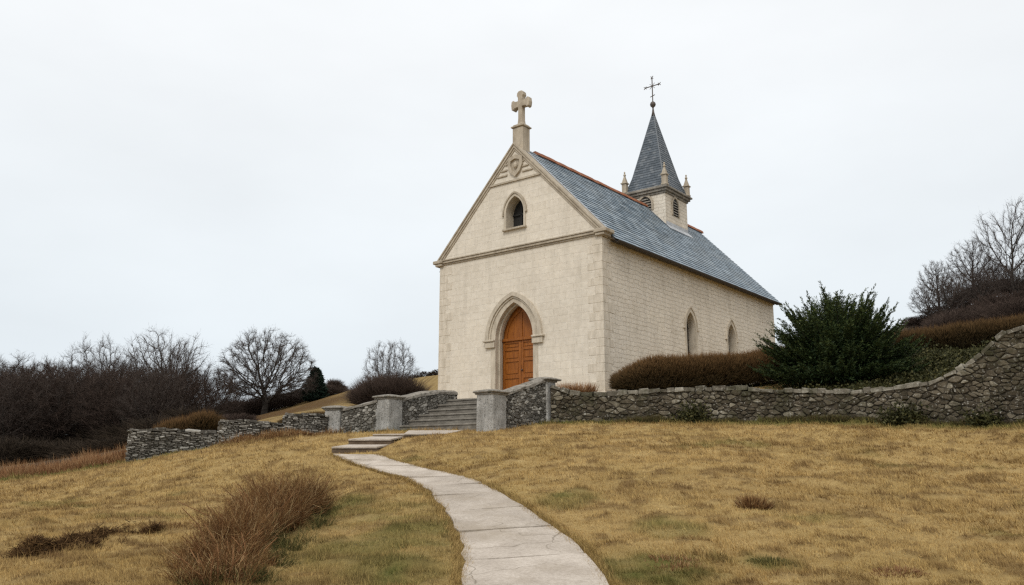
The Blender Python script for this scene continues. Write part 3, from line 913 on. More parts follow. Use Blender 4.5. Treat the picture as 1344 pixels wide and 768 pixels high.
def slates(mbx, bl, br, tl, tr_, rows, wid, thick=.012, nrm=None, jit=.012, lap=.04):
    bl, br, tl, tr_ = [np.array(q, float) for q in (bl, br, tl, tr_)]
    up = (tl + tr_) / 2 - (bl + br) / 2
    nr = np.cross(br - bl, up); nr /= np.linalg.norm(nr)
    if nrm is not None and nr @ np.array(nrm) < 0: nr = -nr
    upn = up / np.linalg.norm(up)
    for r in range(rows):
        a, b = r / rows, (r + 1) / rows
        l0, r0 = bl * (1 - a) + tl * a, br * (1 - a) + tr_ * a
        l1, r1 = bl * (1 - b) + tl * b, br * (1 - b) + tr_ * b
        ln = np.linalg.norm(r0 - l0)
        n = max(1, int(round(ln / wid)))
        es = [0.] + [min(max((k + (.5 if r % 2 else 0) + rnd.uniform(-.12, .12)) / n, 0), 1) for k in range(0 if r % 2 else 1, n)] + [1.]
        es = sorted(es)
        for e0, e1 in zip(es[:-1], es[1:]):
            if (e1 - e0) * ln < .03: continue
            g = .003 / ln
            p = [l0 * (1 - e0 - g) + r0 * (e0 + g), l0 * (1 - e1 + g) + r0 * (e1 - g), l1 * (1 - e1 + g) + r1 * (e1 - g), l1 * (1 - e0 - g) + r1 * (e0 + g)]
            lift = thick * 1.9 + rnd.uniform(0, .006)
            dn = upn * (rnd.uniform(-jit, jit) - (lap if r else 0) * .3)
            p[0] = p[0] + dn + nr * lift; p[1] = p[1] + dn + nr * (lift + rnd.uniform(-.003, .003))
            p[2] = p[2] + upn * lap * .3 + nr * .003; p[3] = p[3] + upn * lap * .3 + nr * .003
            q = [p[0] - nr * thick, p[1] - nr * thick]
            mbx.add([p[0], p[1], p[2], p[3], q[0], q[1]], [(0, 1, 2, 3), (0, 4, 5, 1), (0, 3, 4), (1, 5, 2)])


# roof: two slate slopes over a deck
EO = .30
zs_ = (RZ - (H + .12)) / (W / 2)          # slope gradient
ez = H + .12 - zs_ * EO
V0, V1 = .34, L + .18
for sgn in (1, -1):
    rf = part('roof_slope', church)
    xe = EO if sgn > 0 else -W - EO
    dk = MB()
    dk.add([(xe, V0, ez - .01), (xe, V1, ez - .01), (Hc, V1, RZ - .01), (Hc, V0, RZ - .01), (xe, V0, ez - .09), (xe, V1, ez - .09), (Hc, V1, RZ - .11), (Hc, V0, RZ - .11)],
           [(0, 1, 2, 3), (7, 6, 5, 4), (0, 4, 5, 1), (1, 5, 6, 2), (2, 6, 7, 3), (3, 7, 4, 0)])
    dk.build('roof_deck', M['gutter'], rf)
    sm = MB()
    slates(sm, (xe + sgn * .05, V0, ez - .05), (xe + sgn * .05, V1, ez - .05), (Hc, V0, RZ), (Hc, V1, RZ), 27, .34, .014, (sgn, 0, 1))
    o = sm.build('slates', M['slate'], rf, recalc=False)
rg = MB()
y = 1.25; 
while y < L + .15:
    if not (9.85 < y < 12.1):
        e = y + .40
        pr = [(-.17, -.10), (-.12, .02), (-.05, .075), (.05, .075), (.12, .02), (.17, -.10)]
        dz = rnd.uniform(-.008, .012)
        rings = [[(Hc + x, yy, RZ + .02 + z + dz) for x, z in pr] for yy in (y + .004, e)]
        rg = MB(); rg.loft(rings, True, True); rg.build('ridge_tile', M['terra'], church)
    y += .408
# lead along the coping
ld = MB()
for sgn in (1, -1):
    xe = 0 if sgn > 0 else -W
    s0 = np.array([Hc, 0, RZ + .03]); s1 = np.array([xe + sgn * .2, 0, ez + .03 + .12])
    ld.add([(s0[0], .30, s0[2] + .05), (s1[0], .30, s1[2] + .05), (s1[0], .62, s1[2] + .0), (s0[0], .62, s0[2] + .0)], [(0, 1, 2, 3)])
ld.build('lead_flashing', M['lead'], church)
# eaves: cornice moulding and gutter
for sgn in (1, -1):
    ev_ = MB(); x = 0 if sgn > 0 else -W
    for (w0, w1, z0, z1) in ((-.02, .07, H - .30, H - .19), (-.02, .15, H - .188, H - .09)):
        a_, b_ = sorted((x + sgn * w0, x + sgn * w1)); ev_.box(a_, b_, .43, L + .02, z0, z1, .01)
    ev_.build('eaves_cornice', M['trim'], church)
    gt = MB(); c0 = x + sgn * (EO + .055)
    ring = [(c0 + .07 * math.cos(q), ez - .07 + .07 * math.sin(q)) for q in np.linspace(math.pi, 2 * math.pi, 8)]
    ring += [(p_[0] * .0 + c0 + (p_[0] - c0) * .82, ez - .066 + (p_[1] - ez + .066) * .8) for p_ in ring[::-1]]
    gt.loft([[(a__, yy, z) for a__, z in ring] for yy in (.44, L + .12)])
    a_, b_ = sorted((x + sgn * .152, x + sgn * (EO - .01))); gt.box(a_, b_, .44, L + .10, ez - .10, ez - .085)
    gt.build('gutter', M['gutter'], church)

# gable cross on its pedestal
gc = part('gable_cross', church)
pd = MB()
pd.box(Hc - .20, Hc + .30, .10, .56, 9.15, 10.32, .02); pd.box(Hc - .255, Hc + .355, .045, .615, 10.322, 10.39, .02); pd.box(Hc - .20, Hc + .30, .10, .56, 10.392, 10.46, .03)
pd.build('pedestal', M['trim'], gc)
cr = MB()
arm = lambda h0, h1, y0, y1, pts: cr.prism(pts, y0, y1)
cy0, cy1 = .24, .48
cpts = [(-.15, 10.46), (.15, 10.46), (.115, 10.7), (.11, 11.22), (.30, 11.20), (.40, 11.13), (.49, 11.18), (.52, 11.35), (.49, 11.52), (.40, 11.56), (.30, 11.49), (.12, 11.48),
        (.13, 11.62), (.19, 11.70), (.17, 11.82), (.08, 11.89), (-.08, 11.89), (-.17, 11.82), (-.19, 11.70), (-.13, 11.62), (-.12, 11.48), (-.30, 11.49), (-.40, 11.56), (-.49, 11.52), (-.52, 11.35),
        (-.49, 11.18), (-.40, 11.13), (-.30, 11.20), (-.11, 11.22), (-.115, 10.7)]
n = len(cpts)
def sc_(pts, k): 
    out = []
    for i in range(len(pts)):
        p0, p1, p2 = np.array(pts[i - 1]), np.array(pts[i]), np.array(pts[(i + 1) % len(pts)])
        t_ = p2 - p0; t_ = t_ / (np.linalg.norm(t_) + 1e-9); out.append(tuple(p1 + np.array([-t_[1], t_[0]]) * k))
    return out
ins = sc_(cpts, .025)
cr.loft([[(Hc + .05 + x * .86, cy0, z) for x, z in ins], [(Hc + .05 + x * .86, cy0 + .03, z) for x, z in cpts], [(Hc + .05 + x * .86, cy1 - .03, z) for x, z in cpts], [(Hc + .05 + x * .86, cy1, z) for x, z in ins]])
cr.build('cross', M['trim'], gc)

# belfry tower on the ridge
TV0, TV1, TH = 10.05, 12.25, 10.18
TH_ = 1.06
tw = part('belfry_tower', church)
wl = MB()
x0, x1 = Hc - TH_, Hc + TH_
zb = 8.0
def wface(a, b, uo):
    Lh = math.hypot(b[0] - a[0], b[1] - a[1])
    wl.add([(a[0], a[1], zb), (b[0], b[1], zb), (b[0], b[1], TH), (a[0], a[1], TH)], [(0, 1, 2, 3)], [[(uo, zb), (uo + Lh, zb), (uo + Lh, TH), (uo, TH)]])
wface((x0, TV0), (x1, TV0), 0); wface((x1, TV0), (x1, TV1), 3); wface((x1, TV1), (x0, TV1), 6); wface((x0, TV1), (x0, TV0), 9)
wl.build('tower_wall', M['side'], tw, recalc=False)
cn = MB()
for (e, z0, z1) in ((.06, TH - .12, TH - .02), (.14, TH - .018, TH + .10), (.22, TH + .103, TH + .19), (.15, TH + .193, TH + .25)):
    cn.box(x0 - e, x1 + e, TV0 - e, TV1 + e, z0, z1, .012)
cn.build('tower_cornice', M['coping'], tw)
TC = (TV0 + TV1) / 2
# louvres
for face in ('front', 'side'):
    bz, sp, a, rise = (9.35, 9.66, .34, .40) if face == 'front' else (9.12, 9.62, .28, .38)
    lm = MB()
    hl = hole(0, a, bz, sp, rise, 7); out = [(-a - .09, bz)] + pointed(0, a + .09, sp, rise + .12, 7) + [(a + .09, bz)]
    def pf(q, d_): return (Hc + q[0], TV0 - d_, q[1]) if face == 'front' else (x1 + d_, TC - .15 + q[0], q[1])
    lm.loft([[pf(i, .05), pf(o, .05), pf(o, -.01), pf(i, -.01)] for i, o in zip(hl, out)], True, True)
    lo_ = lm.build('belfry_louvre', M['trim'], tw)
    bkp = MB(); bkp.add([pf(q, .004) for q in hl], [tuple(range(len(hl)))]); bkp.build('dark_opening', M['void'], tw, recalc=False) if False else None
    sb = MB(); sb.add([pf(q, .006) for q in hl], [tuple(range(len(hl)))], mi=1)
    z = bz + .05
    while z < sp + rise - .08:
        hw = a if z < sp else a * max(.15, 1 - ((z - sp) / rise) ** 1.6)
        p = [(-hw, z), (hw, z), (hw, z + .05), (-hw, z + .05)]
        sb.add([pf(p[0], .05), pf(p[1], .05), pf(p[2], .01), pf(p[3], .01), pf((p[0][0], z - .02), .05), pf((p[1][0], z - .02), .05)], [(0, 1, 2, 3), (0, 4, 5, 1)])
        z += .125
    sb.build('louvre_slats', [M['coping'], M['void']], tw, recalc=False)
# pinnacles
pin = None
for sx in (1, -1):
    for yv in (TV0, TV1):
        p_ = MB(); b = .13
        p_.box(-b - .03, b + .03, -b - .03, b + .03, 0, .10, .012); p_.box(-b, b, -b, b, .10, .62, .012); p_.box(-b - .05, b + .05, -b - .05, b + .05, .62, .70, .015)
        p_.loft([[(-b, -b, .70), (b, -b, .70), (b, b, .70), (-b, b, .70)], [(-.035, -.035, 1.14), (.035, -.035, 1.14), (.035, .035, 1.14), (-.035, .035, 1.14)]])
        p_.lathe([(.03, 1.12), (.075, 1.19), (.08, 1.24), (.04, 1.30), (.03, 1.34), (.055, 1.39), (.02, 1.46)], 0, 0, 8)
        o = p_.build('pinnacle', M['trim'], tw); o.location = (Hc + sx * (TH_ + .02), yv + (-.02 if yv == TV0 else .02), TH + .25); o.scale = (.88, .88, .77)
# lead skirt where the tower meets the slates
sk = MB()
for sgn in (1,):
    zx = lambda x: RZ - zs_ * abs(x - Hc) + .06
    sk.add([(x1 + .01, TV0 - .12, zx(x1)), (x1 + .26, TV0 - .12, zx(x1 + .26)), (x1 + .26, TV1 + .12, zx(x1 + .26)), (x1 + .01, TV1 + .12, zx(x1))], [(0, 1, 2, 3)])
    sk.add([(x1 + .012, TV0 - .01, zx(x1) + .16), (x1 + .012, TV0 - .01, zx(x1) - .05), (x1 + .012, TV1, zx(x1) - .05), (x1 + .012, TV1, zx(x1) + .16)], [(0, 1, 2, 3)])
    sk.add([(Hc, TV0 - .14, RZ + .06), (x1 + .26, TV0 - .14, zx(x1 + .26)), (x1 + .26, TV0 - .004, zx(x1 + .26)), (Hc, TV0 - .004, RZ + .06)], [(0, 1, 2, 3)])
sk.build('lead_skirt', M['lead'], tw, recalc=False)

# spire
spi = part('spire', church)
base = TH + .25
prof = [(1.12, base), (.93, base + .42), (.80, base + .85), (.02, 14.72)]
sm = MB()
for k, ((r0, z0), (r1, z1)) in enumerate(zip(prof[:-1], prof[1:])):
    rows = (3, 3, 26)[k]
    cs = lambda r, z: [(Hc - r, TC - r, z), (Hc + r, TC - r, z), (Hc + r, TC + r, z), (Hc - r, TC + r, z)]
    b0, b1 = cs(r0, z0), cs(r1, z1)
    for q in range(4):
        a_, b_ = b0[q], b0[(q + 1) % 4]; c_, d_ = b1[q], b1[(q + 1) % 4]
        nn = [(0, -1, .3), (1, 0, .3), (0, 1, .3), (-1, 0, .3)][q]
        slates(sm, a_, b_, c_, d_, rows, .20, .010, nn, .006, .03)
    sm.loft([b0, b1], True, False)
sm.build('spire_slates', M['spire'], spi, recalc=False)
hp = MB()
for q in range(4):
    sx, sy = ((-1, -1), (1, -1), (1, 1), (-1, 1))[q]
    hp.tube([(Hc + sx * r, TC + sy * r, z + .015) for r, z in prof], [.035, .033, .03, .02], 6)
hp.build('lead_hip', M['spire'], spi)
fb = MB(); fb.lathe([(.10, 14.55), (.06, 14.75), (.035, 14.95), (.05, 15.02), (.12, 15.08), (.145, 15.17), (.12, 15.26), (.04, 15.33), (.02, 15.36)], Hc, TC, 14)
fb.build('finial_ball', M['iron'], spi, smooth=True)
wc = MB()
wc.tube([(Hc, TC, 15.3), (Hc, TC, 16.62)], .026, 6)
wc.tube([(Hc - .40, TC, 16.16), (Hc + .40, TC, 16.16)], .024, 6)
for (x, z) in ((-.40, 16.16), (.40, 16.16), (0, 16.62)):
    for dx, dz in ((.07, .07), (-.07, .07), (.07, -.07), (-.07, -.07)):
        wc.tube([(Hc + x, TC, z), (Hc + x + dx, TC, z + dz)], .018, 5)
wc.tube([(Hc - .13, TC, 15.60), (Hc + .13, TC, 15.66)], .02, 5)
wc.tube([(Hc - .14, TC, 16.02), (Hc + .14, TC, 16.30)], .012, 5); wc.tube([(Hc + .14, TC, 16.02), (Hc - .14, TC, 16.30)], .012, 5)
wc.build('weather_cross', M['iron'], spi)

# ------------------------------------------------------------------ staircase and landing
stair = thing('stone_staircase', 'dark worn stone staircase of six steps between the flank walls', 'stairs', (*uv2xy(-2.1, -5.7), zr(1.0)), YAW)
NS, TR_, RI = 6, .44, .184
for k in range(NS):
    sb = MB(); z1 = RI * (k + 1)
    u0, u1 = -1.86, 1.95
    n = 10
    rings = []
    for i in range(n + 1):
        u = u0 + (u1 - u0) * i / n; w = rnd.uniform(-.012, .012); zz = z1 + rnd.uniform(-.008, .006) - .012 * math.exp(-((u / 1.0) ** 2))
        y0_ = k * TR_ + w
        rings.append([(u, y0_ + .03, z1 - RI - .25), (u, y0_ + .03, z1 - .055), (u, y0_, z1 - .05), (u, y0_ + .004, zz - .012), (u, y0_ + .02, zz), (u, (k + 1) * TR_ + .05, zz + .003), (u, (k + 1) * TR_ + .05, z1 - RI - .25)])
    sb.loft(rings); sb.build('step', M['step'], stair)
lmb = MB()
q = [uv2xy(-4.0, -3.07), uv2xy(-.1, -3.07), uv2xy(-.1, -.02), uv2xy(-4.3, -.02)]
zl = zr(1.0 + NS * RI)
lmb.add([(*p_, zl) for p_ in q] + [(*p_, zl - .3) for p_ in q], [(0, 1, 2, 3), (7, 6, 5, 4), (0, 4, 5, 1), (1, 5, 6, 2), (2, 6, 7, 3), (3, 7, 4, 0)])
tag(lmb.build('landing', M['step']), kind='structure')


# ------------------------------------------------------------------ rubble walls
def stone(mbx, c, e1, e2, nv, w, h, dpt, mi=0):
    """irregular cushion stone: e1 along, e2 up, nv outwards; c = centre of its back plane"""
    def jit(s_): return rnd.uniform(-s_, s_)
    back, mid, frt = [], [], []
    cor = [(-1, -1), (1, -1), (1, 1), (-1, 1)]
    cut = [rnd.uniform(.0, .28) for _ in range(4)]
    pts = []
    for (a, b), k in zip(cor, cut):
        pts += [(a * w / 2 * (1 if (a * b > 0) else 1 - k), b * h / 2 * ((1 - k) if (a * b > 0) else 1)), (a * w / 2 * ((1 - k) if (a * b > 0) else 1), b * h / 2 * (1 if (a * b > 0) else 1 - k))]
    pts = [(x + jit(w * .03), z + jit(h * .05)) for x, z in pts]
    ins = min(w, h) * rnd.uniform(.10, .2)
    for x, z in pts:
        q = c + e1 * x + e2 * z
        back.append(q - nv * .06); mid.append(q + nv * dpt * .55)
        sx = x * (1 - 2 * ins / w); sz = z * (1 - 2 * ins / h)
        frt.append(c + e1 * sx + e2 * sz + nv * (dpt + jit(dpt * .25)))
    n = 8
    V = back + mid + frt
    Fc = [tuple(range(16, 24))]
    for r in range(2):
        for k in range(n): Fc.append((r * n + k, r * n + (k + 1) % n, (r + 1) * n + (k + 1) % n, (r + 1) * n + k))
    mbx.add(V, Fc, mi=mi)


def poly_len(P):
    P = np.array(P); s_ = np.concatenate([[0], np.cumsum(np.hypot(*np.diff(P, axis=0).T))]); return P, s_


def rubble_wall(name, P, zbase, ztop, mat, parent, thick=.42, hrow=(.08, .17), wst=(.12, .36), prot=(.02, .06), both=True, endcaps=True, fill=.90, wild=.06):
    """P plan polyline; zbase/ztop functions of distance along it"""
    P, s_ = poly_len(P); Ltot = s_[-1]
    mbx = MB()
    def frame(q):
        q = min(max(q, 0), Ltot - 1e-6); i = np.searchsorted(s_, q, 'right') - 1; i = min(i, len(P) - 2)
        t_ = (q - s_[i]) / (s_[i + 1] - s_[i]); e = (P[i + 1] - P[i]) / (s_[i + 1] - s_[i])
        return P[i] * (1 - t_) + P[i + 1] * t_, e
    # core
    rings = []
    for q in np.linspace(0, Ltot, max(3, int(Ltot / .25))):
        p_, e = frame(q); nv = np.array([e[1], -e[0]]); a = p_ + nv * thick / 2; b = p_ - nv * thick / 2
        rings.append([(*a, zbase(q) - .3), (*a, ztop(q) - .03), (*b, ztop(q) - .03), (*b, zbase(q) - .3)])
    mbx.loft(rings, True, True, mi=1)
    for side in ((1, -1) if both else (1,)):
        z = -.12
        while z < 3.2:
            h = rnd.uniform(*hrow); q = rnd.uniform(-.1, 0)
            while q < Ltot:
                w = rnd.uniform(*wst) * (1 if rnd.random() < .85 else 1.5)
                hs = h * rnd.uniform(.8, 1.1)
                if rnd.random() < .12: hs *= 1.5
                qc = q + w / 2
                if 0 < qc < Ltot:
                    zb_, zt_ = zbase(qc), ztop(qc)
                    cz_ = zb_ + z + h / 2
                    if cz_ + hs / 2 < zt_ + .015 or (cz_ < zt_ - .02):
                        if cz_ + hs / 2 > zt_: hs = max(.05, 2 * (zt_ - cz_))
                        p_, e = frame(qc); nv = np.array([e[1], -e[0], 0]) * side
                        slope = (zbase(min(qc + .1, Ltot)) - zbase(max(qc - .1, 0))) / .2
                        sl_t = (ztop(min(qc + .1, Ltot)) - ztop(max(qc - .1, 0))) / .2
                        kk = min(max((cz_ - zb_) / max(zt_ - zb_, .1), 0), 1); slp = slope * .8 * (1 - kk) + sl_t * .45 * kk
                        ang_ = math.atan(slp) + rnd.gauss(0, wild)
                        e1 = np.array([e[0] * math.cos(ang_), e[1] * math.cos(ang_), math.sin(ang_)])
                        e2 = np.array([-e[0] * math.sin(ang_), -e[1] * math.sin(ang_), math.cos(ang_)])
                        c = np.array([*p_, cz_ + rnd.uniform(-.2, .2) * wild * 3 * h]) + nv * thick / 2
                        stone(mbx, c, e1, e2, nv, w * fill, hs * fill, rnd.uniform(*prot))
                q += w
            z += h
    if endcaps:
        for q, sg in ((0, -1), (Ltot, 1)):
            p_, e = frame(q); nv = np.array([e[0], e[1], 0]) * sg; e1 = np.array([-e[1], e[0], 0]); z = -.1
            while zbase(q) + z < ztop(q) - .03:
                h = rnd.uniform(*hrow); x = -thick / 2
                while x < thick / 2 - .05:
                    w = min(rnd.uniform(*wst), thick / 2 - x); 
                    stone(mbx, np.array([*p_, zbase(q) + z + h / 2]) + e1 * (x + w / 2), e1, np.array([0, 0, 1.]), nv, w * .95, h * .93, rnd.uniform(*prot)); x += w
                z += h
    o = mbx.build(name, [mat, M['core']], parent, recalc=True)
    return frame, Ltot


def clip_half(poly, m, n):
    """keep the part of poly with (p-m).n <= 0"""
    out = []
    for i in range(len(poly)):
        p, q = poly[i], poly[(i + 1) % len(poly)]
        dp = (p[0] - m[0]) * n[0] + (p[1] - m[1]) * n[1]; dq = (q[0] - m[0]) * n[0] + (q[1] - m[1]) * n[1]
        if dp <= 0: out.append(p)
        if (dp < 0) != (dq < 0) and abs(dp - dq) > 1e-12:
            k = dp / (dp - dq); out.append((p[0] + (q[0] - p[0]) * k, p[1] + (q[1] - p[1]) * k))
    return out


def random_rubble(name, P, zbase, ztop, mat, parent, thick, cw, ch, prot, seed, fill=.9, sides=(1,)):
    """rubble wall of fitted irregular stones (cells of a jittered pattern) on a dark earth core"""
    r = random.Random(seed); P, s_ = poly_len(P); Lt = s_[-1]; mbx = MB()
    def frame(q):
        q = min(max(q, 0), Lt - 1e-6); i = min(np.searchsorted(s_, q, 'right') - 1, len(P) - 2)
        t_ = (q - s_[i]) / (s_[i + 1] - s_[i]); e = (P[i + 1] - P[i]) / (s_[i + 1] - s_[i])
        return P[i] * (1 - t_) + P[i + 1] * t_, e
    rings = []
    for q in np.linspace(0, Lt, max(3, int(Lt / .25))):
        p_, e = frame(q); nv = np.array([e[1], -e[0]]); a = p_ + nv * thick / 2; b = p_ - nv * thick / 2
        rings.append([(*a, zbase(q) - .3), (*a, ztop(q) - .02), (*b, ztop(q) - .02), (*b, zbase(q) - .3)])
    mbx.loft(rings, True, True, mi=1)
    an = cw / ch
    for side in sides:
        hmax = max(ztop(q) - zbase(q) for q in np.linspace(0, Lt, 60)); pts = []
        row = 0; z = -.1
        while z < hmax + ch:
            x = -cw + (cw / 2 if row % 2 else 0)
            while x < Lt + cw:
                if r.random() > .04 + .42 * float(vnoise(np.array([x * .9]), np.array([z * 1.6]), seed)[0]) ** 1.5:
                    pts.append(((x + r.uniform(-.42, .42) * cw) / an, z + r.uniform(-.42, .42) * ch))
                    if r.random() < .16: pts.append(((x + r.uniform(-.6, .6) * cw) / an, z + r.uniform(-.6, .6) * ch))
                x += cw
            z += ch; row += 1
        A = np.array(pts)
        for i in range(len(A)):
            if not (-.05 < A[i, 0] * an < Lt + .05) or A[i, 1] > ztop(A[i, 0] * an) - zbase(A[i, 0] * an) + .02: continue
            d2 = ((A - A[i]) ** 2).sum(1); nb = np.argpartition(d2, min(18, len(A) - 1))[:18]; nb = nb[np.argsort(d2[nb])]
            c = A[i]; w_ = 1.6 * ch
            poly = [(c[0] - w_, c[1] - w_), (c[0] + w_, c[1] - w_), (c[0] + w_, c[1] + w_), (c[0] - w_, c[1] + w_)]
            for j in nb:
                if j == i: continue
                v = A[j] - c
                poly = clip_half(poly, c + v * .5, v)
                if len(poly) < 3: break
            if len(poly) < 3: continue
            sx_ = c[0] * an; tp = ztop(sx_) - zbase(sx_); g = (ztop(sx_ + .1) - zbase(sx_ + .1) - ztop(sx_ - .1) + zbase(sx_ - .1)) / .2 * an
            poly = clip_half(poly, (c[0], tp + .01), (-g, 1.)); 
            poly = clip_half(poly, (0, 0), (-1., 0)); poly = clip_half(poly, (Lt / an, 0), (1., 0))
            if len(poly) < 3: continue
            Q = np.array(poly); cen = Q.mean(0)
            if np.ptp(Q[:, 0]) < .02 or np.ptp(Q[:, 1]) < .02: continue
            sm = []
            for k in range(len(Q)):
                p0, p1, p2 = Q[k - 1], Q[k], Q[(k + 1) % len(Q)]
                k_ = r.uniform(.18, .34); sm += [p1 * (1 - k_) + p0 * k_, p1 * (1 - k_) + p2 * k_]
            sm = cen + (np.array(sm) - cen) * fill * r.uniform(.94, 1.03)
            dp = r.uniform(*prot); tl = (r.uniform(-.25, .25), r.uniform(-.25, .25)); V = []
            n = len(sm)
            for kk, off_ in ((1.02, -.05), (1.0, dp * .55), (.88, dp * .9), (.62, dp)):
                for q in sm:
                    w = cen + (q - cen) * kk; ss = w[0] * an; p_, e = frame(ss); nv = np.array([e[1], -e[0], 0]) * side
                    o2 = off_ + ((w[0] - cen[0]) * an * tl[0] + (w[1] - cen[1]) * tl[1]) * (.8 if off_ > 0 else 0) + r.uniform(-.004, .004)
                    V.append(np.array([*p_, zbase(ss) + w[1]]) + nv * (thick / 2 + o2))
            Fc = [tuple(range(3 * n, 4 * n))]
            for rr_ in range(3):
                for k in range(n): Fc.append((rr_ * n + k, rr_ * n + (k + 1) % n, (rr_ + 1) * n + (k + 1) % n, (rr_ + 1) * n + k))
            mbx.add(V, Fc)
    return mbx.build(name, [mat, M['core']], parent)


def smooth_coping(P, ztop, thick, h, mat, parent, over=.05):
    P, s_ = poly_len(P); Lt = s_[-1]; mbx = MB(); rings = []
    for q in np.linspace(0, Lt, max(6, int(Lt / .18))):
        i = min(np.searchsorted(s_, q, 'right') - 1, len(P) - 2); t_ = (q - s_[i]) / (s_[i + 1] - s_[i])
        p_ = P[i] * (1 - t_) + P[i + 1] * t_; e = (P[i + 1] - P[i]) / (s_[i + 1] - s_[i]); nv = np.array([e[1], -e[0]])
        hw = thick / 2 + over; z = ztop(q); j = lambda: rnd.uniform(-.012, .012)
        rings.append([(*(p_ + nv * (hw + j())), z - h * .1 + j()), (*(p_ + nv * (hw + j())), z + h * .5 + j()), (*(p_ + nv * hw * .6), z + h * .92 + j()), (*p_, z + h + j()),
                      (*(p_ - nv * hw * .6), z + h * .92 + j()), (*(p_ - nv * hw), z + h * .5 + j()), (*(p_ - nv * hw), z - h * .1)])
    mbx.loft(rings); mbx.build('coping', mat, parent)


def stone_coping(P, ztop, thick, hrange, wrange, mat, parent, over=.04):
    P, s_ = poly_len(P); Lt = s_[-1]; mbx = MB(); q = 0
    while q < Lt - .05:
        w = min(rnd.uniform(*wrange), Lt - q); qc = q + w / 2; h = rnd.uniform(*hrange)
        i = min(np.searchsorted(s_, qc, 'right') - 1, len(P) - 2); t_ = (qc - s_[i]) / (s_[i + 1] - s_[i])
        p_ = P[i] * (1 - t_) + P[i + 1] * t_; e = (P[i + 1] - P[i]) / (s_[i + 1] - s_[i])
        sl_t = (ztop(min(qc + w / 2, Lt)) - ztop(max(qc - w / 2, 0))) / w; a = math.atan(sl_t) + rnd.uniform(-.07, .07)
        e1 = np.array([*(e * math.cos(a)), math.sin(a)]); e2 = np.array([*(-e * math.sin(a)), math.cos(a)]); nv = np.array([e[1], -e[0], 0])
        hw = thick / 2 + over + rnd.uniform(-.02, .05)
        n0 = len(mbx.v)
        mbx.obox(np.array([*p_, ztop(qc) + h * .42]), e1 * w * .49, nv * hw, e2 * h / 2, bev=.16)
        for i2 in range(n0, len(mbx.v)): mbx.v[i2] = tuple(np.array(mbx.v[i2]) + np.array([rnd.uniform(-1, 1) for _ in range(3)]) * .018)
        q += w
    mbx.build('coping_stones', mat, parent)


def lin(pts):
    xs = [p_[0] for p_ in pts]; ys = [p_[1] for p_ in pts]
    return lambda q: float(np.interp(q, xs, ys))


def ground_base(P):
    P, s_ = poly_len(P); qs = np.linspace(0, s_[-1], 40)
    xs = np.interp(qs, s_, P[:, 0]); ys = np.interp(qs, s_, P[:, 1]); z = FRONT(xs, ys)
    return lambda q: float(np.interp(q, qs, z)), s_


def pier(xy, zb, ht, w, label, rz, capw=.08):
    o = thing('gate_pier', label, 'pier', (*xy, zb), rz, 'stone piers beside the staircase')
    sb = MB(); n = 6; rings = []
    for i in range(n + 1):
        z = -.3 + (ht + .3 - .13) * i / n; ww = w / 2 * (1.03 - .03 * i / n); j = lambda: rnd.uniform(-.008, .008); c = .03
        rings.append([(-ww + c, -ww + j(), z), (ww - c, -ww + j(), z), (ww + j(), -ww + c, z), (ww + j(), ww - c, z), (ww - c, ww, z), (-ww + c, ww, z), (-ww + j(), ww - c, z), (-ww + j(), -ww + c, z)])
    sb.loft(rings); sb.build('shaft', M['pier'], o)
    cb = MB(); cw = w / 2 + capw
    cb.box(-w / 2 - .03, w / 2 + .03, -w / 2 - .03, w / 2 + .03, ht - .13, ht - .085, .012)
    cb.box(-cw, cw, -cw, cw, ht - .085, ht - .02, .025)
    cb.loft([[(-cw + .03, -cw + .03, ht - .022), (cw - .03, -cw + .03, ht - .022), (cw - .03, cw - .03, ht - .022), (-cw + .03, cw - .03, ht - .022)],
             [(-cw * .4, -cw * .4, ht + .025), (cw * .4, -cw * .4, ht + .025), (cw * .4, cw * .4, ht + .025), (-cw * .4, cw * .4, ht + .025)]])
    cb.build('cap', M['coping'], o)
    return o


pier(P_A, at(441, 574, 26.5)[2], .95, .56, 'shortest pale grey pier at the end of the dry stone wall', YAW + .3)
pier(P_B, at(511, 568, 25.95)[2], 1.13, .60, 'grey pier at the foot of the staircase, on its left side', YAW)
pier(P_C, at(645, 566, 23.4)[2], 1.12, .60, 'roughcast grey pier at the stair foot in front of the door', YAW)
pier(P_D, at(715, 553, 25.25)[2], 1.29, .48, 'narrow upper pier with wide dark cap right of the door', YAW, .13)

# left flank wall up the stairs
WL = [uv2xy(-4.13, -5.6), uv2xy(-4.13, -3.0)]
o = thing('flank_wall', 'rubble wall rising along the left side of the staircase', 'wall', (*WL[0], zr(1.0)))
o.location = (0, 0, 0)
zb = lin([(0, zr(1.0)), (2.6, zr(1.9))]); ztp = lin([(0, zr(1.92)), (.9, zr(2.16)), (1.7, zr(2.28)), (2.6, zr(2.31))])
random_rubble('wall_body', WL, zb, ztp, M['flint'], o, .40, .145, .085, (.012, .04), 21, .90, (1, -1))
smooth_coping(WL, ztp, .40, .13, M['coping'], o)
# right flank wall C-D
WR = [uv2xy(-.03, -5.6), uv2xy(0.02, -3.64)]
o = thing('flank_wall', 'rubble wall with sloping coping climbing between the two piers below the door', 'wall')
zb = lin([(0, zr(1.0)), (2.0, zr(1.35))]); ztp = lin([(0, zr(1.88)), (1.2, zr(2.22)), (2.0, zr(2.46))])
random_rubble('wall_body', WR, zb, ztp, M['flint'], o, .36, .145, .085, (.012, .04), 22, .90, (1, -1))
smooth_coping(WR, ztp, .36, .12, M['coping'], o)
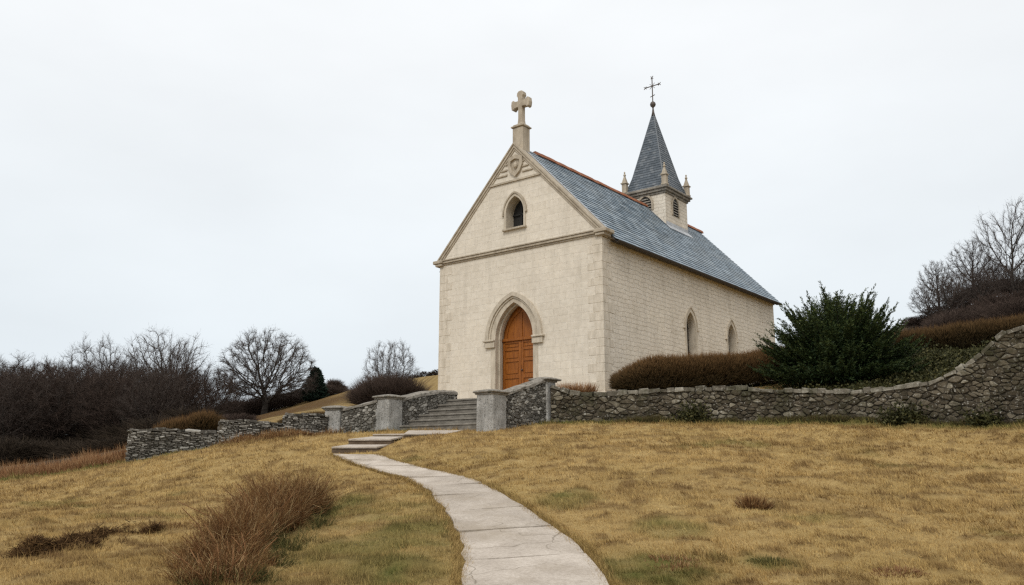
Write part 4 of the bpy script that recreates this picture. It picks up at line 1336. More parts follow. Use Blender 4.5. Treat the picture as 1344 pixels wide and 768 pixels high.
# wall A-B
e = (P_B - P_A) / np.linalg.norm(P_B - P_A)
WA = [P_A + e * .27, P_B - e * .29]
o = thing('flank_wall', 'short rubble wall linking the shortest pier to the pier left of the stairs', 'wall')
Lab = np.linalg.norm(WA[1] - WA[0])
zb = lin([(0, zr(.9)), (Lab, zr(1.02))]); ztp = lin([(0, zr(1.64)), (Lab * .5, zr(1.75)), (Lab, zr(1.90))])
random_rubble('wall_body', WA, zb, ztp, M['flint'], o, .38, .145, .085, (.012, .04), 23, .90, (1, -1))
smooth_coping(WA, ztp, .38, .10, M['coping'], o)

# left dry stone wall in three stepped lengths
dw = thing('dry_stone_wall', 'low grey dry stone wall stepping up across the left lawn', 'wall')
segs = [(LW[0], LW[1], at(168, 563, 25.0)[2], at(225, 563, 25.3)[2], at(285, 567, 25.6)[2]),
        (LW[1] + np.array([.05, 0]), LW[2], at(285, 551, 25.6)[2], at(325, 552, 25.9)[2], at(370, 556, 26.1)[2]),
        (LW[2] + np.array([.05, 0]), LW[3] - np.array([.3, .02]), at(370, 543, 26.1)[2], at(400, 543, 26.3)[2], at(430, 545, 26.4)[2])]
for a_, b_, za, zm, zc in segs:
    P = [np.array(a_), np.array(b_)]; Ls = np.linalg.norm(P[1] - P[0])
    zb, _ = ground_base(P); zt = lin([(0, za), (Ls * .12, za - .01), (Ls * .5, zm), (Ls, zc)])
    rubble_wall('wall_section', P, zb, lambda q, zt=zt: zt(q) - .06, M['drystone'], dw, .46, (.03, .065), (.07, .22), (.02, .06), fill=.87, wild=.06)
    stone_coping(P, lambda q, zt=zt: zt(q) - .06, .46, (.05, .09), (.2, .45), M['drystone'], dw, .03)

# long right wall
RP = [RW[0] + (RW[1] - RW[0]) / np.linalg.norm(RW[1] - RW[0]) * .2] + RW[1:]
_, rs = poly_len(RP)
dk_ = [25.25, 25.0, 24.5, 23.8, 22.9, 21.8, 20.6, 20.0, 19.1, 18.0, 16.6]
pxs = [722] + [a for a, _ in RW_PX[1:]]
topy = lambda px: float(np.interp(px, [722, 740, 760, 800, 860, 895, 980, 1000, 1125, 1200, 1233, 1267, 1308, 1329, 1344, 1420, 1520, 1640], [507, 513, 518, 518, 514, 512, 510, 513, 515, 508, 503, 488, 463, 444, 435, 425, 420, 420]))
zt_nodes = []
for q in np.linspace(0, rs[-1], 90):
    px = float(np.interp(q, rs, pxs)); dd = float(np.interp(q, rs, dk_)); zt_nodes.append((q, at(px, topy(px), dd)[2] - .06))
zt = lin(zt_nodes); zb, _ = ground_base(RP)
rw = thing('retaining_wall', 'long dark rubble wall sweeping up to the right below the hedges', 'wall')
random_rubble('wall_body', RP, zb, zt, M['rubble'], rw, .46, .205, .112, (.015, .075), 31, .915)
stone_coping(RP, zt, .46, (.08, .16), (.16, .42), M['rubble_top'], rw, .05)


# ------------------------------------------------------------------ plants
def twigs_mesh(roots, dirs, lens, wid, tipf=None, seg=2, bend=None):
    """thin crossed-sided spikes: 3-sided prism tapering to a point; returns V,F,tip"""
    n = len(roots)
    d = dirs / np.linalg.norm(dirs, axis=1, keepdims=True)
    h = np.where(np.abs(d[:, 2:3]) < .9, np.array([[0, 0, 1.]]), np.array([[1., 0, 0]]))
    e1 = np.cross(d, h); e1 /= np.linalg.norm(e1, axis=1, keepdims=True); e2 = np.cross(d, e1)
    wid = np.broadcast_to(wid, (n,))[:, None]; lens = lens[:, None]
    V = np.empty((n, 7, 3))
    mid = roots + d * lens * .55; tip = roots + d * lens
    if bend is not None: tip = tip + bend
    for k in range(3):
        a = 2 * math.pi * k / 3; o = (math.cos(a) * e1 + math.sin(a) * e2) * wid / 2
        V[:, k] = roots + o; V[:, 3 + k] = mid + o * .75
    V[:, 6] = tip
    F0 = [(0, 1, 4), (0, 4, 3), (1, 2, 5), (1, 5, 4), (2, 0, 3), (2, 3, 5), (3, 4, 6), (4, 5, 6), (5, 3, 6)]
    F = (np.arange(n)[:, None, None] * 7 + np.array(F0)[None]).reshape(-1, 3)
    tp = np.tile(np.array([0, 0, 0, .45, .45, .45, 1.]), (n, 1))
    if tipf is not None: tp = tp * tipf[:, None]
    return V.reshape(-1, 3), F, tp.ravel()


def leaves_mesh(c, dirs, ln, wd):
    """diamond leaves with a fold"""
    n = len(c); d = dirs / np.linalg.norm(dirs, axis=1, keepdims=True)
    r = rng.normal(size=(n, 3)); e = np.cross(d, r); e /= np.linalg.norm(e, axis=1, keepdims=True) + 1e-9
    nn = np.cross(d, e)
    ln = np.broadcast_to(ln, (n,))[:, None]; wd = np.broadcast_to(wd, (n,))[:, None]
    V = np.empty((n, 4, 3)); V[:, 0] = c; V[:, 1] = c + d * ln * .5 + e * wd / 2 + nn * wd * .15; V[:, 2] = c + d * ln; V[:, 3] = c + d * ln * .5 - e * wd / 2 + nn * wd * .15
    return V.reshape(-1, 3), (np.arange(n)[:, None] * 4 + np.arange(4)[None])


def merge(parts_):
    Vs, Fs, A = [], [], []; o = 0
    for V, F, a in parts_:
        Vs.append(V); Fs.append(F + o); A.append(a); o += len(V)
    return np.concatenate(Vs), np.concatenate(Fs), np.concatenate(A)


def hedge(name, label, pts, w, h, n, mat, seed, group=None, tw=.014, ln=(.18, .42), zoff=0, cat='hedge', tipamt=1.):
    """rounded hedge along a plan polyline; w,h may be lists along it"""
    r = np.random.default_rng(seed)
    P, s_ = poly_len(pts); Lt = s_[-1]
    m = len(P); wv = np.broadcast_to(w, (m,)); hv = np.broadcast_to(h, (m,))
    q = r.uniform(-.02 * Lt, Lt * 1.02, n); qc = np.clip(q, 0, Lt)
    x = np.interp(qc, s_, P[:, 0]); y = np.interp(qc, s_, P[:, 1])
    dx = np.interp(np.clip(qc + .1, 0, Lt), s_, P[:, 0]) - np.interp(np.clip(qc - .1, 0, Lt), s_, P[:, 0]); dy = np.interp(np.clip(qc + .1, 0, Lt), s_, P[:, 1]) - np.interp(np.clip(qc - .1, 0, Lt), s_, P[:, 1])
    l_ = np.hypot(dx, dy) + 1e-9; dx, dy = dx / l_, dy / l_
    ww = np.interp(qc, s_, wv); hh_ = np.interp(qc, s_, hv)
    endf = np.sqrt(np.clip(np.minimum(qc, Lt - qc) / (.55 * ww), 0.02, 1)); endf = np.clip(endf, .25, 1)
    lump = .86 + .28 * fbm(qc * 1.1 + seed, qc * 0 + seed, seed, 3)
    a = r.uniform(-.25, math.pi + .25, n); rad = r.uniform(.55, 1.0, n) ** .6
    ca = np.cos(a); sa = np.sin(a)
    se = lambda v_: np.sign(v_) * np.abs(v_) ** .75
    ox = se(ca) * ww / 2 * endf * rad * lump; oz = .28 * hh_ + np.clip(se(sa), -.9, 1) * (hh_ * .72) * endf * rad * lump
    X = x + dy * ox; Y = y - dx * ox
    Zg = terrain(x, y) + zoff
    roots = np.stack([X, Y, Zg + oz], 1)
    # ends bulge outwards along the hedge
    tdir = np.where(qc < Lt / 2, -1., 1.) * np.clip(1 - np.minimum(qc, Lt - qc) / (.6 * ww), 0, 1)
    dirs = np.stack([dy * ca + dx * tdir, -dx * ca + dy * tdir, np.clip(sa, -.1, 1) + .55], 1) + r.normal(0, .38, (n, 3))
    lens = r.uniform(*ln, n)
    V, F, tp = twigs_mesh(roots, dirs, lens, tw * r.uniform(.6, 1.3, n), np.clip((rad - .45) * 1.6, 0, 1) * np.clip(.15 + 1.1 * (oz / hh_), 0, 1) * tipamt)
    o = mesh_np('foliage', V, F, mat, None, {'tip': tp})
    # inner core of packed stems
    cb = MB(); rings = []
    for qq in np.linspace(.12 * wv[0], Lt - .12 * wv[-1], max(5, int(Lt / .3))):
        xx, yy = np.interp(qq, s_, P[:, 0]), np.interp(qq, s_, P[:, 1]); i = min(np.searchsorted(s_, qq, 'right') - 1, m - 2)
        e = (P[i + 1] - P[i]) / (s_[i + 1] - s_[i]); w2 = float(np.interp(qq, s_, wv)); h2 = float(np.interp(qq, s_, hv))
        ef = max(.2, min(1, math.sqrt(max(.02, min(qq, Lt - qq) / (.55 * w2)))))
        g0 = gz(xx, yy) + zoff; ring = []
        for k in range(10):
            al = -.3 + (math.pi + .6) * k / 9; rr = .62 + .1 * rnd.random()
            ring.append((xx + e[1] * math.cos(al) * w2 / 2 * ef * rr, yy - e[0] * math.cos(al) * w2 / 2 * ef * rr, g0 + max(-.2, .28 * h2 + math.sin(al) * .72 * h2 * ef * rr)))
        rings.append(ring)
    cb.loft(rings)
    root = thing(name, label, cat, (P[0][0], P[0][1], gz(*P[0]) + zoff), 0, group)
    c = cb.build('stems', M['twig_dark'])
    for q_ in (o, c):
        q_.parent = root; q_.matrix_parent_inverse = Matrix.Translation(root.location).inverted()
    return root


hp_ = lambda lst: [at(px, 520, d_)[:2] for px, d_ in lst]
hedge('hedge', 'long rounded russet hedge below the church side windows', hp_([(812, 26.3), (870, 26.4), (930, 26.6), (990, 26.9), (1050, 27.2)]), [1.5, 1.6, 1.6, 1.5, 1.4], [.78, .88, .88, .84, .9], 42000, M['hedge'], 11)
hedge('hedge', 'russet hedge climbing the bank to the right of the evergreen bush', hp_([(1110, 28.4), (1220, 27.6), (1290, 27), (1360, 26.5), (1450, 26)]), 1.5, [.55, .62, .7, .7, .7], 34000, M['hedge'], 12, tipamt=.7)
hedge('hedge', 'small brown hedge showing over the lowest part of the dry stone wall', hp_([(205, 27.6), (250, 27.8), (290, 28)]), .9, [.75, .62, .62], 7000, M['hedge'], 13)
hedge('hedge', 'dark brown hedge behind the dry stone wall beside the shortest pier', hp_([(372, 28.4), (400, 28.3), (440, 28.2)]), 1.0, [.12, .15, .15], 8000, M['hedge'], 14, ln=(.1, .24), tipamt=.6)


# evergreen bush
def evergreen(px, d, rx, ry, hz, label):
    xy = at(px, 510, d)[:2]; z0 = gz(*xy) - .05
    r = np.random.default_rng(5)
    root = thing('evergreen_bush', label, 'bush', (*xy, z0))
    up = np.array([0, 0, 1.])
    n = 640
    az = r.uniform(0, 2 * math.pi, n); el = np.arcsin(r.uniform(.03, .995, n))
    el = el * .45 + .55 * (np.floor(el / .26) + .5 + r.normal(0, .10, n)) * .26
    D = np.stack([np.cos(el) * np.cos(az), np.cos(el) * np.sin(az), np.sin(el)], 1)
    ragged = np.where(r.random(n) < .62, r.uniform(.82, 1.06, n), r.uniform(.5, .9, n)) + .17 * (r.random(n) ** 4)
    E = D * np.array([rx, ry, hz]) * ragged[:, None]
    E[:, 2] += .09 * np.hypot(E[:, 0], E[:, 1]) * r.uniform(.2, 1.4, n)
    Sx = np.stack([E[:, 0] * .08, E[:, 1] * .08, .10 + .30 * E[:, 2]], 1)
    sag = .30 * np.hypot(E[:, 0], E[:, 1])[:, None]
    fpos = lambda t_: Sx + (E - Sx) * t_ - up * sag * t_ * (1 - t_)
    ftan = lambda t_: (E - Sx) - up * sag * (1 - 2 * t_)
    Cs, Ds, Tp = [], [], []
    stems = MB()
    side0 = np.cross(D, up); side0 /= np.linalg.norm(side0, axis=1, keepdims=True) + 1e-6
    nrm0 = np.cross(side0, D)
    blen = np.linalg.norm(E - Sx, axis=1)
    for k, t_ in enumerate(np.linspace(.34, 1.0, 15)):
        b = fpos(t_); tg = ftan(t_); tg /= np.linalg.norm(tg, axis=1, keepdims=True)
        for sg in ((-1, 1) if t_ < .99 else (0,)):
            sl2 = (.10 + .26 * (1 - t_)) * r.uniform(.6, 1.2, n) * np.clip(blen / 1.8, .5, 1.2)
            if sg == 0: sl2 = r.uniform(.12, .30, n)
            dd = tg * .95 + side0 * sg * .55 + nrm0 * r.normal(.05, .22, n)[:, None] + up * .16; dd /= np.linalg.norm(dd, axis=1, keepdims=True)
            for m_ in np.linspace(.12, 1., 8):
                p_ = b + dd * (sl2 * m_)[:, None] - up * (.12 * sl2 * m_ * m_)[:, None]
                for lr in (-1, 1):
                    sd_ = np.cross(dd, nrm0) * lr
                    Cs.append(p_ + r.normal(0, .006, (n, 3))); Ds.append(dd * .75 + sd_ * .55 + r.normal(0, .22, (n, 3)))
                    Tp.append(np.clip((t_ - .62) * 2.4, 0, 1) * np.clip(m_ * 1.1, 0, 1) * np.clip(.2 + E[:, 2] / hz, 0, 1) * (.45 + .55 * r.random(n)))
    C_, D_, T_ = np.concatenate(Cs), np.concatenate(Ds), np.concatenate(Tp)
    V, F = leaves_mesh(C_, D_, r.uniform(.055, .105, len(C_)), r.uniform(.016, .028, len(C_)))
    # deep inner leafage that closes the bush
    m = 15000
    di = r.normal(size=(m, 3)); di /= np.linalg.norm(di, axis=1, keepdims=True); di[:, 2] = np.abs(di[:, 2])
    ci = di * np.array([rx, ry, hz]) * (r.uniform(.35, .80, m)[:, None]) + np.array([0, 0, .05])
    V2, F2 = leaves_mesh(ci, di + r.normal(0, .7, (m, 3)), r.uniform(.07, .14, m), r.uniform(.03, .05, m))
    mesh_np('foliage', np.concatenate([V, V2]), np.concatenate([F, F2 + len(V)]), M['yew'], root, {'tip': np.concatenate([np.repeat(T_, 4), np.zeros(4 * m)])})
    P5 = [fpos(t_) for t_ in (0, .35, .7, 1.0)]
    for k in range(n):
        stems.tube([P5[0][k], P5[1][k], P5[2][k], P5[3][k]], [.020, .014, .008, .003], 3)
    for k in range(7):
        a = k * .9; stems.tube([(0.1 * math.cos(a), .1 * math.sin(a), -.2), (.25 * math.cos(a), .25 * math.sin(a), .8), (.5 * math.cos(a), .5 * math.sin(a), 1.6)], [.06, .045, .02], 6)
    stems.build('stems', M['bark'], root, recalc=False)


evergreen(1106, 24.6, 2.28, 1.6, 2.55, 'big dark green spiky evergreen bush behind the wall')


# bare trees: the crown is filled by growing branches towards scattered points -----------
def frusta(A, B, ra, rb, n):
    d = B - A; d /= np.linalg.norm(d, axis=1, keepdims=True) + 1e-9
    h = np.where(np.abs(d[:, 2:3]) < .9, np.array([[0, 0, 1.]]), np.array([[1., 0, 0]]))
    e1 = np.cross(d, h); e1 /= np.linalg.norm(e1, axis=1, keepdims=True); e2 = np.cross(d, e1)
    m = len(A); V = np.empty((m, 2 * n, 3))
    for k in range(n):
        q = 2 * math.pi * k / n; o = math.cos(q) * e1 + math.sin(q) * e2
        V[:, k] = A - d * ra[:, None] * .3 + o * ra[:, None]; V[:, n + k] = B + o * rb[:, None]
    F0 = np.array([(k, (k + 1) % n, n + (k + 1) % n, n + k) for k in range(n)])
    return V.reshape(-1, 3), (np.arange(m)[:, None, None] * 2 * n + F0[None]).reshape(-1, 4)


def crown_points(g, n, lobes):
    """points inside a union of ellipsoids (x, y, z, rx, rz_up, rz_down), denser towards the outside"""
    out = []
    w = np.array([l[3] ** 2 * (l[4] + l[5]) for l in lobes]); w = w / w.sum()
    for l, k in zip(lobes, (w * n).astype(int)):
        v = g.normal(size=(k, 3)); v /= np.linalg.norm(v, axis=1, keepdims=True)
        q = v * (g.uniform(0, 1, k) ** .42)[:, None]
        out.append(np.stack([l[0] + q[:, 0] * l[3], l[1] + q[:, 1] * l[3], l[2] + np.where(q[:, 2] > 0, q[:, 2] * l[4], q[:, 2] * l[5])], 1))
    return np.concatenate(out)


def gen_tree(seed, height, lobes, trunk_h, step=.24, infl=2.6, kill=.34, n_att=1500, tip=.011, stems=1, tw=3, tl=.5, tw2=3, thin=1., spread=.5, up=.12):
    g = np.random.default_rng(seed)
    Aa = crown_points(g, n_att, lobes); Aa = Aa[Aa[:, 2] > .25]
    P, par, dr = [], [], []
    for s0 in range(stems):
        a = 6.283 * s0 / stems + g.uniform(-.5, .5); r0 = 0 if stems == 1 else .12
        p = np.array([r0 * math.cos(a), r0 * math.sin(a), -.3]); k = -1; ln = (0, 0, 1.) if stems == 1 else (.30 * math.cos(a), .30 * math.sin(a), 1.)
        th = trunk_h * (1 if stems == 1 else g.uniform(.7, 1.2))
        while p[2] < th:
            P.append(p); par.append(k); dr.append(np.array(ln)); k = len(P) - 1
            p = p + (np.array(ln) + g.normal(0, .09, 3)) * step
    P, dr = list(P), list(dr)
    near = np.full(len(Aa), -1); nd = np.full(len(Aa), 1e9)
    start = 0; kids = {}
    for it in range(110):
        for j in range(start, len(P)):
            d = np.linalg.norm(Aa - P[j], axis=1); m = d < nd; nd[m] = d[m]; near[m] = j
        start = len(P)
        alive = nd > kill
        if not alive.any(): break
        Aa, nd, near = Aa[alive], nd[alive], near[alive]
        use = nd < (infl if it > 6 else 1e8)
        acc = {}
        v = Aa - np.array(P)[near]; v /= np.linalg.norm(v, axis=1, keepdims=True)
        for j, w in zip(near[use], v[use]): acc[j] = acc.get(j, 0) + w
        grew = False
        for j, w in acc.items():
            w = w / (np.linalg.norm(w) + 1e-9) + dr[j] * .55 + np.array([0, 0, up]) + g.normal(0, .16, 3); w /= np.linalg.norm(w)
            q = P[j] + w * step
            if any(np.linalg.norm(P[c] - q) < step * .45 for c in kids.get(j, ())) or len(kids.get(j, ())) > 3: continue
            P.append(q); par.append(j); dr.append(w); kids.setdefault(j, []).append(len(P) - 1); grew = True
        if not grew: break
    P = np.array(P); par = np.array(par); n = len(P)
    pw = 2.25; rr_ = np.zeros(n); has = np.zeros(n, bool)
    for j in range(n - 1, -1, -1):
        if not has[j]: rr_[j] = tip ** pw
        if par[j] >= 0: rr_[par[j]] += rr_[j]; has[par[j]] = True
    rad = rr_ ** (1 / pw)
    flare = 1 + .5 * np.clip(1 - P[:, 2] / (.12 * height), 0, 1) ** 2; rad = rad * np.where(rad > .05, flare, 1)
    ch = np.where(par >= 0)[0]; A, B, ra, rb = P[par[ch]], P[ch], rad[par[ch]], rad[ch]
    ra = np.minimum(ra, rb * 1.35)
    big = rb > .030
    trunk = frusta(A[big], B[big], ra[big], rb[big], 7); fine = frusta(A[~big], B[~big], ra[~big], rb[~big], 4)
    tm = np.repeat(np.where(rb < .035)[0], tw); a_, b_ = A[tm], B[tm]; m = len(tm); t_ = g.uniform(0, 1, m)[:, None]
    p1 = a_ * (1 - t_) + b_ * t_; d1 = b_ - a_; d1 /= np.linalg.norm(d1, axis=1, keepdims=True)
    cen = np.array([0, 0, height * .35]); o = p1 - cen; o /= np.linalg.norm(o, axis=1, keepdims=True) + 1e-9
    d1 = d1 * .6 + o * .55 + g.normal(0, spread, (m, 3)) + np.array([0, 0, .1]); d1 /= np.linalg.norm(d1, axis=1, keepdims=True)
    l1 = g.uniform(.4, 1.15, m) * tl
    V1, F1, _ = twigs_mesh(p1, d1, l1, .010 * thin)
    k = np.repeat(np.arange(m), tw2); t_ = g.uniform(.15, .95, len(k))[:, None]; p2 = p1[k] + d1[k] * l1[k][:, None] * t_
    d2 = d1[k] * .8 + g.normal(0, .45, (len(k), 3)); d2 /= np.linalg.norm(d2, axis=1, keepdims=True); l2 = g.uniform(.3, .8, len(k)) * tl * .6
    h = g.normal(size=d2.shape); e = np.cross(d2, h); e /= np.linalg.norm(e, axis=1, keepdims=True) + 1e-9
    V2 = np.empty((len(k), 3, 3)); V2[:, 0] = p2 - e * .0042 * thin; V2[:, 1] = p2 + e * .0042 * thin; V2[:, 2] = p2 + d2 * l2[:, None]
    F2 = np.arange(3 * len(k)).reshape(-1, 3)
    Ff = fine[1]; Ft = np.concatenate([Ff[:, [0, 1, 2]], Ff[:, [0, 2, 3]]]); o1 = len(fine[0]); o2 = o1 + len(V1)
    return trunk, np.concatenate([fine[0], V1, V2.reshape(-1, 3)]), np.concatenate([Ft, F1 + o1, F2 + o2])


PROTO = {}


def proto_tree(key, name, mtw, **kw):
    limbs, V, F = gen_tree(**kw)
    root = bpy.data.objects.new(name, None); COL.objects.link(root); root.empty_display_size = .2
    mesh_np('trunk', limbs[0], limbs[1], M['bark'], root, None, True)
    mesh_np('crown', V, F, mtw, root)
    PROTO[key] = [root, kw['height'], False]


def place_tree(key, label, px, ytop, d_, ybase=None, rot=None, group=None, wide=1., cat='tree'):
    root, h, used = PROTO[key]
    o = copy_tree(root) if used else root
    PROTO[key][2] = True
    xy = at(px, 500, d_)[:2]; zg = gz(*xy)
    zt_ = at(px, ytop, d_)[2]
    k = (zt_ - zg) / h
    o.location = (xy[0], xy[1], zg); o.scale = (k * wide, k * wide, k); o.rotation_euler = (0, 0, rnd.uniform(0, 6.28) if rot is None else rot)
    tag(o, label, cat, group)
    return o


proto_tree('round', 'bare_tree', M['twig'], seed=3, height=8., lobes=[(0, 0, 3.0, 4.5, 4.75, 1.7)], trunk_h=1.1, n_att=3000, kill=.31, infl=2.2, tip=.014, tw=5, tl=.6, tw2=4, thin=1.2, up=.05)
proto_tree('open', 'bare_tree', M['twig'], seed=8, height=9.5, lobes=[(-1.5, .2, 6.2, 1.7, 2.2, 2.6), (1.4, -.3, 7.0, 2.0, 2.3, 3.6), (.1, .8, 5.2, 2.2, 2.6, 3.2)], trunk_h=1.2, n_att=1700, kill=.36, tip=.013, tw=3, tl=.7, tw2=3, thin=1.1, up=.2)
proto_tree('wood', 'bare_tree', M['twig'], seed=14, height=9., lobes=[(0, 0, 4.6, 3.3, 4.2, 3.4), (-1.4, .4, 4.2, 2.2, 2.8, 2.6)], trunk_h=1.0, n_att=1700, kill=.38, tw=4, tl=.7, tw2=3, thin=1.15)
proto_tree('wood2', 'bare_tree', M['twig_red'], seed=25, height=8., lobes=[(0, 0, 3.8, 3.5, 3.9, 3.2)], trunk_h=.7, n_att=1700, kill=.38, tw=5, tl=.7, tw2=4, thin=1.25)
proto_tree('hill', 'bare_tree', M['twig'], seed=31, height=7., lobes=[(0, 0, 4.1, 2.5, 2.7, 2.2), (.9, .2, 4.8, 1.5, 1.8, 1.4)], trunk_h=1.5, step=.2, n_att=1300, kill=.29, tip=.012, tw=4, tl=.5, tw2=3, thin=1.05)
proto_tree('shrub', 'bare_bush', M['twig'], seed=44, height=3., lobes=[(0, 0, 1.35, 1.25, 1.55, 1.1)], trunk_h=.35, step=.10, infl=1.2, kill=.15, n_att=1300, tip=.0038, stems=9, tw=4, tl=.3, tw2=3, thin=.6)

GW, GH = 'bare trees of the wood on the left', 'bare trees on the right hill'
place_tree('round', 'broad dome shaped bare tree standing alone left of the church', 350, 429, 66, rot=.4)
for key, px, yt, d_, lab, wd in [
    ('wood', -45, 487, 60, 'bare tree at the far left edge of the wood', 1.1), ('wood2', 15, 477, 58, 'reddish bare tree near the left frame edge, low rounded top', 1.1),
    ('wood', 55, 466, 63, 'bare tree in the wood left of the tall round topped one', 1.0), ('wood2', 92, 470, 57, 'reddish brown bare tree in front of the wood, left of centre', 1.1),
    ('wood', 126, 437, 66, 'tall round topped bare tree rising from the middle of the wood', .9), ('wood2', 158, 462, 60, 'dense brown bare tree just left of the open branched tall tree', 1.0),
    ('open', 219, 427, 57, 'tall open branched bare tree above the dry stone wall end', 1.2), ('open', 233, 441, 62, 'slim bare tree close behind the tall open branched one', .8),
    ('wood2', 272, 476, 58, 'dark rounded bare tree left of the broad dome shaped tree', 1.1), ('wood', 300, 486, 70, 'faint bare tree peeping out left of the dome shaped tree', 1.),
    ('wood', 185, 468, 70, 'bare tree deep in the wood behind the open branched tree', 1.1), ('wood2', 245, 482, 66, 'low dark bare tree filling the gap right of the tall open tree', 1.1)]:
    place_tree(key, lab, px, yt, d_, group=GW, wide=wd)
for key, px, yt, d_, lab, wd in [
    ('hill', 1243, 341, 75, 'leaning slender bare tree at the left end of the right hill', 1.), ('hill', 1292, 313, 74, 'round headed bare tree in the middle of the right hill', 1.),
    ('hill', 1320, 335, 80, 'bare tree between the round headed one and the tallest one', 1.), ('open', 1346, 262, 68, 'tallest bare tree at the right frame edge on the hill', .9),
    ('hill', 1400, 300, 72, 'bare tree at the hill top just outside the right frame edge', 1.), ('wood', 1268, 370, 82, 'low bare tree behind the leaning slender tree', 1.2)]:
    place_tree(key, lab, px, yt, d_, group=GH, wide=wd)
for px in range(-110, 262, 31):
    for dd, yt in ((54, 492), (61, 484)):
        place_tree('wood2' if (px // 31 + dd) % 3 else 'wood', 'dark bare tree in the dense lower part of the wood on the left', px + rnd.uniform(-9, 9), yt - 6 + rnd.uniform(-16, 12) + max(0, -px) * .1, dd + rnd.uniform(-2, 2), group='low dark trees of the wood on the left', wide=1.25)
for px, dd, yt in ((1228, 70, 372), (1252, 66, 362), (1277, 70, 352), (1300, 66, 350), (1325, 70, 345), (1352, 66, 340), (1385, 66, 340)):
    place_tree('wood2' if px % 2 else 'hill', 'low bare tree in the brushy thicket on the right hill', px, yt, dd, group='low trees of the right hill thicket', wide=1.15)
place_tree('shrub', 'round grey bare bush on the slope left of the church', 512, 444, 38, cat='bush')


def scrub(name, label, spots, mat, seed, n_per, wid=.03, cat='scrub', kind='stuff'):
    """many-stemmed brush; spots = (x, y, radius, height)"""
    r = np.random.default_rng(seed); ps = []
    for (x, y, rad, h) in spots:
        n = n_per
        a = r.uniform(0, 2 * math.pi, n); q = np.sqrt(r.uniform(0, 1, n))
        bx_, by_ = x + np.cos(a) * q * rad * .55, y + np.sin(a) * q * rad * .55
        zz = terrain(np.array([x]), np.array([y]))[0]
        el = r.uniform(.0, 1, n)
        z = zz + h * r.uniform(0, .62, n)
        d_ = np.stack([np.cos(a) * q * rad + r.normal(0, .5 * rad, n), np.sin(a) * q * rad + r.normal(0, .5 * rad, n), h * (1.1 - .55 * q ** 2) * r.uniform(.6, 1.1, n)], 1)
        lens = np.minimum(np.linalg.norm(d_, axis=1), (h - (z - zz)) * 1.15) * r.uniform(.35, .8, n)
        ps.append(twigs_mesh(np.stack([bx_, by_, z], 1), d_, lens, wid * r.uniform(.5, 1.4, n)))
    V, F, tp = merge(ps)
    o = mesh_np(name, V, F, mat, None, {'tip': tp}); return tag(o, label, cat, kind=kind)


def spot(px, d_, rad, h): x, y = at(px, 500, d_)[:2]; return (x, y, rad, h)


rr = np.random.default_rng(99)
us = [spot(px + rr.uniform(-12, 12), d_ + rr.uniform(-2, 2), 3.0, rr.uniform(.9, 2.4)) for d_ in (46, 53, 60, 68) for px in range(-260, 262, 40)]
scrub('woodland_undergrowth', 'dark leafless undergrowth filling the wood on the left', us, M['twig_dark'], 1, 1600, .035, 'undergrowth')
us = [spot(px + rr.uniform(-6, 6), d_ + rr.uniform(-3, 3), 1.7, rr.uniform(.85, 1.2) * (1.9 if px < 330 else 1.9 - (px - 330) * .009)) for d_ in (71, 76) for px in range(255, 440, 13)]
us += [spot(px, d_, 1.5, .9) for d_ in (47, 53) for px in range(262, 322, 14)]
us += [spot(439, 74, .9, 1.5), spot(430, 70, .8, 1.2), spot(448, 76, .7, .8)]
scrub('hillside_scrub', 'brown leafless scrub along the foot of the grassy hill', us, M['twig_red'], 2, 1000, .024)
us = [spot(px + rr.uniform(-6, 6), 78 + rr.uniform(-2, 2), 1.3, .7) for px in range(545, 640, 12)]
scrub('hilltop_hedgerow', 'thin dark hedgerow along the crest of the grassy hill', us, M['twig_dark'], 3, 300, .04, 'hedgerow')
us = [spot(px + rr.uniform(-8, 8), d_ + rr.uniform(-3, 3), 2.4, rr.uniform(1.2, 2.2) * (1 if px > 1230 else .5)) for d_ in (58, 66, 74) for px in range(1205, 1480, 22)] + [spot(px, d_, 2.0, .7) for d_ in (44, 52) for px in range(1120, 1260, 20)]
scrub('hill_brush', 'purplish brown brush below the bare trees on the right hill', us, M['twig_red'], 4, 1200, .028)
# low dense skirt of the round bush
x, y = at(508, 530, 37.6)[:2]
b_ = hedge('bramble_bush', 'low dense brown bush spreading around the round grey bare bush', [(x - 1.25, y), (x - .4, y - .2), (x + .5, y - .2), (x + 1.3, y + .1)], [.9, 1.3, 1.3, .9], [.4, .7, .75, .45], 15000, M['twig_red'], 66, None, .010, (.4, 1.05), 0, 'bush')


# fir tree
def fir(px, d_, ytop, label):
    xy = at(px, 500, d_)[:2]; zg = gz(*xy); h = at(px, ytop, d_)[2] - zg
    root = thing('fir_tree', label, 'tree', (*xy, zg)); r = np.random.default_rng(4)
    tb = MB(); tb.tube([(0, 0, -.2), (0, 0, h * .5), (0, 0, h * .96)], [.16, .1, .02], 6); tb.build('trunk', M['bark'], root)
    n = 420; t_ = r.uniform(.08, 1, n) ; az = r.uniform(0, 6.283, n)
    rad = (1 - t_) ** .75 * h * .42 * r.uniform(.5, 1.15, n) + .05
    Cs, Ds = [], []
    for k in np.linspace(.15, 1, 16):
        p_ = np.stack([np.cos(az) * rad * k, np.sin(az) * rad * k, t_ * h - .16 * rad * k + .05 * rad * k * k], 1)
        for _ in range(3):
            Cs.append(p_ + r.normal(0, .05, p_.shape)); Ds.append(np.stack([np.cos(az), np.sin(az), -.1 + 0 * az], 1) + r.normal(0, .6, p_.shape))
    C_, D_ = np.concatenate(Cs), np.concatenate(Ds)
    V, F = leaves_mesh(C_, D_, r.uniform(.18, .34, len(C_)), r.uniform(.05, .1, len(C_)))
    mesh_np('crown', V, F, M['fir'], root)


fir(414, 68, 485, 'small dark green fir beside the dome shaped bare tree')


